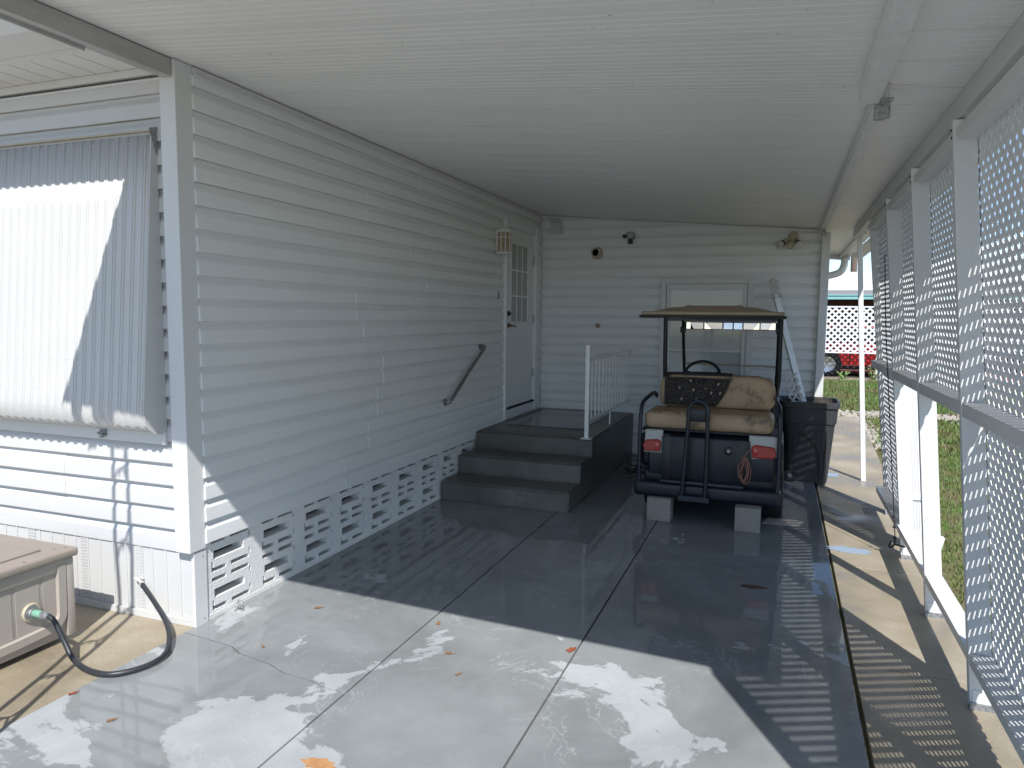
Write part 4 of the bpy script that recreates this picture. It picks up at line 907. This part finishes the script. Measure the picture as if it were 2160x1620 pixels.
wh = ws.build('steering_wheel', m_black, cart, smooth=60)
MB().tube([cw, Vector((2.13, 7.45, .80))], .022, 10).build('steering_column', m_black, cart, smooth=60)
# coiled cord on the back
cc = MB(); rn = random.Random(8)
for i in range(6):
    w_ = rn.uniform(.014, .040); zt = .585 - rn.uniform(0, .03); zb = .355 + rn.uniform(0, .05); xc = 2.60 + rn.uniform(-.010, .010); yy = YB - .045 - .006 * i
    cc.tube(bez([(xc, yy, zt), (xc + w_ * rn.uniform(.3, .8), yy, zt - .04), (xc + w_, yy, (zt + zb) / 2), (xc + w_ * rn.uniform(.5, .9), yy, zb + .03), (xc, yy, zb), (xc - w_ * rn.uniform(.5, .9), yy, zb + .035), (xc - w_, yy, (zt + zb) / 2 + rn.uniform(-.02, .02)), (xc - w_ * rn.uniform(.3, .8), yy, zt - .05)], 6, True), .0036, 6, closed=True)
cc.tube(bez([(2.598, YB - .06, .57), (2.615, YB - .06, .61), (2.64, YB - .06, .635)], 5), .0036, 6)
tag(cc.build('cord_bundle', m_cord, smooth=60), 'looped salmon-coloured cord hanging on the back of the cart', 'cord')

# scroll mat draped over the rear seat back
mt_ = MB()
def rugpt(u, s, o=0):     # u across, s down from the fold line (s < 0 lies over the top)
    if s < 0: return (u, 6.235 - s, 1.186 + o + .004 * math.sin(u * 9))
    y = 6.150 + .018 * max(0, 1 - s / .10) ** 2 * 3 - o + .006 * math.sin(u * 11) * (s / .3)
    return (u, y if s > .02 else 6.19 - o, 1.178 - s if s > .02 else 1.186 - s * .5 + o)
vs = []; NU, NS = 26, 22
def edge(s): return 2.465 - .005 - max(0, s) * .18 - (max(0, s) / .26) ** 2 * .07
for i in range(NU + 1):
    for j in range(NS + 1):
        s = -.07 + j / NS * .335; x1 = edge(s); x0 = 1.915; u = x0 + (x1 - x0) * i / NU
        vs.append(rugpt(u, min(s, .262 - .0 * i)))
mt_.add(vs, [(i*(NS+1)+j, (i+1)*(NS+1)+j, (i+1)*(NS+1)+j+1, i*(NS+1)+j+1) for i in range(NU) for j in range(NS)])
rug = thing('scroll_doormat', 'black rubber doormat with brown scroll pattern draped over the cart seat', 'doormat', (2.2, 6.15, 1.0))
o = mt_.build('mat_sheet', m_rug, rug, smooth=50); q = o.modifiers.new('t', 'SOLIDIFY'); q.thickness = .008
sr = MB()
def spiral(cx, cs, r, turns, a0, dirn=1, w_=.0075):
    pts = []
    for i in range(int(turns * 14) + 1):
        t = i / 14; a = a0 + dirn * t * 2 * math.pi; rr = r * (1 - t / (turns + .25)); u = cx + rr * math.cos(a); s = cs + rr * math.sin(a)
        if .024 < s < .255 and 1.925 < u < edge(s) - .012: pts.append(rugpt(u, s, .006))
        elif len(pts) > 1: sr.tube(pts, w_, 6); pts = []
        else: pts = []
    if len(pts) > 1: sr.tube(pts, w_, 6)
for c in ((1.975, .065, .038, 1.6, 1.0, 1), (1.975, .150, .036, 1.6, 4.0, -1), (1.985, .222, .028, 1.3, 2.0, 1), (2.09, .08, .045, 1.6, 3.5, 1), (2.10, .18, .05, 1.7, .5, -1), (2.19, .065, .035, 1.4, 2, -1),
          (2.22, .155, .045, 1.6, 5, 1), (2.30, .08, .042, 1.5, 1, 1), (2.33, .19, .04, 1.5, 3, -1), (2.40, .11, .040, 1.5, 0, 1), (2.395, .05, .028, 1.2, 3, -1), (2.155, .235, .03, 1.3, 1, 1), (2.27, .235, .03, 1.2, 4, -1)): spiral(*c)
for u in (1.925, 2.032): sr.tube([rugpt(u, s, .006) for s in (.026, .1, .18, .255)], .004, 6)
sr.tube([rugpt(1.925 + (edge(.03) - .012 - 1.925) * k / 12, .03, .006) for k in range(13)], .004, 6)
sr.tube([rugpt(edge(s) - .010, s, .006) for s in (.03, .08, .13, .18, .225, .255)], .004, 6)
sr.tube([rugpt(2.27 + .07 * (s / .25), s, .006) for s in (.03, .1, .17, .25)], .004, 6)
sr.build('scroll_relief', m_scroll, rug, smooth=60)
hl = MB()
for u, s in ((2.13, .055), (2.155, .13), (2.04, .115), (2.25, .12), (2.37, .15), (2.30, .15), (2.355, .075), (2.06, .21), (2.18, .205)):
    p = rugpt(u, s, .0052); hl.add([(p[0] + .009 * math.cos(a) * (1 + .4 * math.sin(2*a)), p[1], p[2] + .012 * math.sin(a)) for a in [i * math.pi / 5 for i in range(10)]], [tuple(range(10))])
hl.build('cut_out', m_vinyl, rug)

# supporting concrete blocks behind the cart
for i, (x0, x1, y0, y1, lb) in enumerate(((1.855, 2.045, 5.775, 5.965, 'tan concrete block on the slab under the cart bumper, the one nearer the steps'), (2.545, 2.735, 5.735, 5.925, 'tan concrete block on the slab under the cart bumper, the one nearer the bin'))):
    bl = MB(); us = [x0, x0 + .03, x1 - .03, x1]; 
    bl.rbox(x0, x1, y0, y1, .0, .189, .006, 2)
    tag(bl.build('concrete_block', m_cblock, smooth=40), lb, 'concrete block', 'blocks behind the cart')

# ================================================================== BIN WITH LATTICE SCRAP
bn = thing('trash_bin', 'black wheeled rubbish bin without lid standing between cart and walkway', 'rubbish bin', (3.12, 8.0, 0))
def binbody():
    mb = MB(); lv = [(0, .20, .23, .0), (.04, .205, .235, 0), (.55, .245, .262, 0), (.60, .252, .268, 0), (.605, .262, .278, 0), (.76, .272, .285, 0), (.765, .288, .30, 0), (.82, .288, .30, 0), (.82, .268, .28, 0), (.70, .255, .27, 0), (.06, .19, .22, 0)]
    cx, cy, vs = 3.12, 8.0, []; n = 24
    for z, hx, hy, _ in lv:
        for k in range(n):
            a = 2 * math.pi * (k + .5) / n; c, s = math.cos(a), math.sin(a); e = .28
            vs.append((cx + hx * math.copysign(abs(c) ** e, c), cy + hy * math.copysign(abs(s) ** e, s), z))
    return mb.add(vs, [(i*n+k, i*n+(k+1)%n, (i+1)*n+(k+1)%n, (i+1)*n+k) for i in range(len(lv)-1) for k in range(n)] + [tuple(range(n))[::-1], tuple(range((len(lv)-1)*n, len(lv)*n))])
binbody().build('bin_body', m_bin, bn, smooth=35)
rb = MB()
for i in range(9): x = 2.965 + i * .038; rb.hexa([(x, 7.762, .05), (x + .009, 7.762, .05), (x + .009, 7.78, .05), (x, 7.78, .05)], [(x + (x-3.12)*.16, 7.734, .54), (x + .009 + (x-3.12)*.16, 7.734, .54), (x + .009 + (x-3.12)*.16, 7.75, .54), (x + (x-3.12)*.16, 7.75, .54)])
rb.build('body_rib', m_bin, bn)
wq = MB().lathe([(.02, -.018), (.058, -.018), (.062, -.010), (.062, .010), (.058, .018), (.02, .018)], (2.965, 7.742, .066), 'y', 24).build('wheel', m_rubber, bn, smooth=40)
MB().lathe([(0, -.020), (.022, -.020), (.022, .0)], (2.965, 7.742, .066), 'y', 14).build('hub', m_galv, wq, smooth=40)
MB().tube(bez([(3.02, 7.735, .50), (3.10, 7.732, .47), (3.20, 7.735, .36), (3.24, 7.748, .12), (3.245, 7.75, .02)], 8), .004, 6).build('loose_cord', m_rope, bn, smooth=60)
tw = MB(); rt = random.Random(11)
for i in range(60):
    p = Vector((3.12 + rt.uniform(-.22, .24), 8.0 + rt.uniform(-.23, .23), .76)); d = Vector((rt.uniform(-1, 1), rt.uniform(-1, 1), rt.uniform(.1, .6))).normalized() * rt.uniform(.05, .16)
    tw.tube(bez([p, p + d * .5 + Vector((0, 0, .015)), p + d], 3), .0022, 4)
tw.add([(2.88, 7.74, .745), (3.36, 7.74, .745), (3.36, 8.26, .745), (2.88, 8.26, .745)], [(0,1,2,3)])
o = tw.build('yard_clippings', mat('dry_twigs', (.14, .10, .06), (.07, .055, .035), rough=.9, nscale=60)); tag(o, 'dry twigs and clippings filling the top of the black bin', 'clippings')

# torn lattice strip leaning from the bin to the wall
ls = thing('lattice_scrap', 'long white channel strip with broken lattice ends leaning from the bin on the wall', 'trim strip', (3.05, 8.1, .7))
A = Vector((2.705, 8.43, 2.02)); B = Vector((3.08, 8.06, .70)); D = (B - A).normalized(); Rt = D.cross(Vector((0, 1, 0))).normalized(); Nn = Rt.cross(D)
_q = Matrix.Rotation(R(-38), 3, D)
def lp(u, t, w_=0): return A + D * t + Rt * u + Nn * w_
Ln = (B - A).length
if Rt.x < 0: Rt = -Rt
if Nn.y > 0: Nn = -Nn
for _s in (1, -1):      # turned on its length so the web faces the open side
    _m = Matrix.Rotation(R(36 * _s), 3, D); _n = _m @ Nn
    if _n.x > .2: Rt, Nn = _m @ Rt, _n; break
#         # open side towards the wall, web towards the carport
m0 = MB()
for a, b, c, d in ((-.034, .034, .026, .030), (-.034, -.030, 0, .0259), (.030, .034, 0, .0259)): m0.hexa([lp(a, .10, c), lp(b, .10, c), lp(b, .10, d), lp(a, .10, d)], [lp(a, Ln, c), lp(b, Ln, c), lp(b, Ln, d), lp(a, Ln, d)])
m0.build('channel', mat('bright_channel', (.80, .80, .77), (.72, .72, .69), rough=.35), ls)
def scrap(t0, t1, u0, u1, off):
    mb = MB(); 
    return lattice(u0, u1, t0, t1, .058, .021, .004, lambda u, v, w_: tuple(lp(u, v, off + w_)), mb)
m_scr = mat('dirty_lattice', (.52, .48, .42), (.40, .37, .32), rough=.6, nscale=20)
scrap(-.06, .17, -.05, .05, .031).build('broken_lattice', m_scr, ls)
scrap(1.02, 1.42, -.17, .0, .031).build('broken_lattice', m_scr, ls)
for t in (.16, .55, .86): MB().box(-.01, .01, -.01, .01, -.01, .01).xf(Matrix.Translation(lp(-.045, t, 0))).build('lattice_stub', m_scr, ls)

# ground clutter
gc = MB(); rc = random.Random(4)
for i in range(4):
    c = Vector((1.42 + rc.uniform(-.06, .08), 7.55 + rc.uniform(-.3, .3), .012))
    gc.tube(bez([c + Vector((rc.uniform(-.12, .12), rc.uniform(-.2, .2), abs(rc.gauss(.01, .03)))) for _ in range(6)], 5), .005, 6)
tag(gc.build('tangled_cable', m_wire, smooth=60), 'tangled dark cables on the floor between landing and cart', 'cable')
us = [2.74 + i * .012 for i in range(24)]; vs = [6.02 + i * .014 for i in range(14)]
tag(holes(us, vs, lambda i, j: not (i % 2 and j % 2), lambda u, v, w_: (u + (v - 6.02) * .25, v, .006 + w_), .004).build('grate_scrap', m_scr), 'flat scrap of pale plastic grating beside the cart wheel', 'grate')
pp = mat('blue_grey_paint', (.30, .37, .45), (.22, .28, .35), rough=.3, nscale=12)
def blob(cx, cy, rx, ry, z, seed, n=26, jag=.2):
    r_ = random.Random(seed); return MB().prism([(cx + rx * math.cos(i*2*math.pi/n) * (1 + r_.uniform(-jag, jag)), cy + ry * math.sin(i*2*math.pi/n) * (1 + r_.uniform(-jag, jag))) for i in range(n)], 'z', z, z + .0025)
tag(blob(3.35, 5.66, .15, .075, -.0295, 1).build('paint_patch', pp), 'blue grey paint patch on the tan walkway at the slab edge', 'paint patch')
tag(MB().prism([(3.345, 8.30), (3.46, 8.31), (3.47, 8.48), (3.35, 8.46)], 'z', -.0295, -.027).build('cover_plate', pp), 'small square blue grey plate in the walkway behind the bin', 'cover plate')
# leaves
def leaf(x, y, s, rz, m, label, name='fallen_leaf'):
    pts = []; n = 28
    for i in range(n):
        a = 2 * math.pi * i / n; r_ = s * (.55 + .45 * abs(math.cos(a * 2.5 + .3))) * (1.0 if abs(math.cos(a)) > .3 else .75); pts.append((r_ * math.cos(a), r_ * .62 * math.sin(a)))
    mb = MB(); vs = [(0, 0, .004)] + [(p[0], p[1], .003 + .10 * abs(p[1]) * (1 if i % 3 else 1.5)) for i, p in enumerate(pts)]
    vs2 = [(a, b, c + .0012) for a, b, c in vs]
    fs = [(0, 1 + i, 1 + (i + 1) % n) for i in range(n)]; k = n + 1
    mb.add(vs + vs2, [f[::-1] for f in fs] + [tuple(q + k for q in f) for f in fs] + [(1 + i, 1 + (i+1) % n, k + 1 + (i+1) % n, k + 1 + i) for i in range(n)])
    mb.tube([(s * .9, 0, .004), (s * 1.35, .004, .006)], .0012, 5)
    M = Matrix.Translation((x, y, 0)) @ Matrix.Rotation(rz, 4, 'Z'); mb.xf(M)
    tag(mb.build(name, m, smooth=50), label, 'leaf', 'leaves on the slab')
leaf(.448, 3.282, .026, .5, m_leaf, 'small brown leaf on the slab nearest the eye bolt')
leaf(1.17, 3.35, .022, 2, m_leaf, 'orange brown leaf at the shadow edge beside the floor joint')
leaf(1.918, 3.317, .035, 1.2, m_rleaf, 'red brown leaf on the second floor joint in front of the shadow')
leaf(1.37, 3.06, .024, .2, m_leaf, 'small tan leaf lying just below the shadow edge between the joints')
leaf(1.50, 2.889, .018, 1.0, m_leaf, 'tiny pale brown leaf between the joints in the sunlit middle')
leaf(.484, 2.783, .016, 2.5, m_leaf, 'tiny brown leaf just above the crack')
tag(blob(1.30, 2.10, .072, .030, -.001, 12, n=34, jag=.34).build('orange_chip', mat('orange_paint_chip', (.50, .27, .12), (.34, .17, .07), rough=.6, nscale=30)), 'ragged orange brown bare patch at the bottom edge of the picture', 'paint chip')
leaf(.351, 2.031, .020, .9, m_leaf, 'brown curled leaf on the wet slab at bottom left')
leaf(.02, 2.122, .022, 1.2, m_rleaf, 'brown leaf at the edge of the tan strip below the hose')
rs = mat('rust_stain', (.13, .06, .04), (.09, .05, .04), rough=.25, nscale=14)
tag(blob(2.73, 4.55, .075, .032, -.001, 5, jag=.28).build('rust_stain', rs), 'rust red stain on the wet slab in the carport shade', 'stain')

# ================================================================== BACKGROUND
# neighbour's lattice fence
nf = thing('lattice_fence', 'white diagonal lattice fence panel in front of the red car', 'fence', (5, 22.6, 0))
lattice(3.0, 9.5, .72, 1.98, .125, .052, .012, lambda u, v, w_: (u, 22.6 + w_, v)).build('lattice_panel', m_lat, nf)
MB().box(3.0, 9.5, 22.59, 22.63, 1.981, 2.02).box(3.0, 9.5, 22.59, 22.63, .68, .719).build('rail', m_lat, nf)
for x in (3.0, 5.35, 7.7): MB().box(x, x + .06, 22.665, 22.72, -.05, 1.98).build('post', m_lat, nf)
# neighbour's house
nh = thing('neighbour_house', 'brown house with white roof and teal gutter across the lawn', 'house', (8, 30, 0))
MB().box(1, 18, 28.2, 36, -.05, 2.6).build('wall', m_brown, nh)
bb = MB(); x = 1.0
while x < 18: bb.box(x, x + .03, 28.17, 28.199, -.05, 2.55); x += .3
bb.build('batten', m_brown, nh)
MB().hexa([(.5, 26.2, 2.60), (18.5, 26.2, 2.60), (18.5, 36.5, 3.7), (.5, 36.5, 3.7)], [(.5, 26.2, 2.68), (18.5, 26.2, 2.68), (18.5, 36.5, 3.80), (.5, 36.5, 3.80)]).build('roof', m_whiteroof, nh)
MB().box(.5, 18.5, 26.08, 26.19, 2.30, 2.45).box(.5, 18.5, 26.05, 26.0799, 2.42, 2.45).build('gutter', m_teal, nh)
MB().box(.5, 18.5, 26.10, 26.18, 2.4502, 2.60).build('fascia', m_galv, nh)
# red car behind the fence
car = thing('red_car', 'red car parked behind the white lattice fence', 'car', (5.3, 24.2, 0))
cb = MB(); cp2 = [(2.4, .28), (3.6, .26), (6.9, .26), (7.15, .45), (7.1, .85), (6.6, .98), (6.0, 1.42), (4.2, 1.48), (3.4, 1.02), (2.4, .92), (2.2, .6)]
cb.prism(cp2, 'y', 23.4, 25.1); cb.build('body', m_carred, car, bevel=.06)
MB().prism([(3.50, .97), (6.55, .97), (5.98, 1.39), (4.22, 1.45)], 'y', 23.38, 23.399).build('side_window', mat('car_glass', (.02, .022, .025), rough=.05), car)
MB().box(2.5, 7.0, 23.42, 25.05, .16, .27).build('underbody', m_dark, car)
MB().box(4.72, 4.74, 23.385, 23.3995, .32, .98).box(5.78, 5.80, 23.385, 23.3995, .32, .98).build('door_seam', m_dark, car)
MB().box(4.5, 4.66, 23.37, 23.398, .78, .81).build('door_handle', m_carred, car)
for x in (3.95 + .18, 6.55):
    wo = MB().lathe([(.20, -.1), (.33, -.1), (.355, -.06), (.355, .1), (.2, .1)], (x, 23.46, .305), 'y', 36).build('wheel', m_rubber, car, smooth=40)
    rm = MB().lathe([(.205, -.105), (.225, -.112), (.235, -.10)], (x, 23.46, .305), 'y', 36)
    for k in range(5):
        a = 2 * math.pi * k / 5 + .3; rm.tube([(x + .03 * math.cos(a), 23.36, .305 + .03 * math.sin(a)), (x + .21 * math.cos(a), 23.355, .305 + .21 * math.sin(a))], .032, 8)
    rm.build('rim', m_rim, wo, smooth=40)
    MB().lathe([(.30, -.062), (.40, -.062), (.40, -.05), (.30, -.05)], (x, 23.458, .32), 'y', 32).build('wheel_arch', m_black, car)
# weeds at the fence foot
rw = random.Random(6)
for cx, lb in ((5.3, 'straggly weed clump at the foot of the far lattice, left of the gap post'), (5.75, 'straggly weed clump at the foot of the far lattice, second from the right'), (6.1, 'tallest straggly weed clump at the foot of the far lattice, farthest right'), (4.5, 'low weed clump in front of the red car wheel')):
    wd = MB()
    for i in range(26):
        a = rw.uniform(0, 6.28); h = rw.uniform(.08, .42) * (1 if cx > 5 else .5); d = Vector((math.cos(a) * h * .6, math.sin(a) * .1, h)); p = Vector((cx + rw.gauss(0, .05), 22.45, -.05)); q = p + d
        wd.tube(bez([p, p + d * .5 + Vector((0, 0, .04)), q], 3), .006, 4)
        wd.add([q + Vector(v) for v in ((-.03, 0, 0), (0, -.01, -.02), (.03, 0, .01), (0, .01, .03))], [(0, 1, 2, 3)])
    tag(wd.build('weed_clump', m_grass), lb, 'weeds', 'weeds along the far fence')
# utility pole and wires
up = thing('utility_pole', 'weathered wooden utility pole seen in the sky gap', 'utility pole', (6.05, 40, 0))
MB().tube([(6.13, 40, -.1), (5.95, 40, 9.5)], [.17, .13], 14).build('pole', m_wood, up, smooth=60)
MB().box(4.9, 7.1, 39.8, 39.9, 8.6, 8.72).build('crossarm', m_wood, up)
ins = MB()
for z in (4.85, 5.35, 5.75, 6.2): ins.lathe([(.03, -.18), (.06, -.12), (.06, -.02), (.03, 0)], (5.87, 39.85, z), 'y', 10); ins.box(5.80, 5.9, 39.7, 39.85, z - .05, z + .05)
ins.build('insulator', m_black, up, smooth=40)
tr = MB().tube(bez([(6.2, 39.9, 5.45), (6.5, 39.9, 5.1), (6.9, 39.9, 5.0)], 4), .03, 6); tr.build('drop_wire', m_wire, up)
for k, (z, dz, lb) in enumerate(((4.85, -.5, 'lowest overhead wire crossing the pole'), (5.35, -.3, 'second overhead wire from the bottom crossing the pole'), (5.75, -.2, 'third overhead wire from the bottom crossing the pole'), (6.2, 0, 'uppermost overhead wire crossing the pole'))):
    tag(MB().tube([(-14 + i * 2, 39.8, z + dz * (1 - ((i - 10) / 10) ** 2) * -.3 + (i - 10) * .12) for i in range(21)], .016, 5).build('overhead_wire', m_wire), lb, 'wire', 'overhead wires')
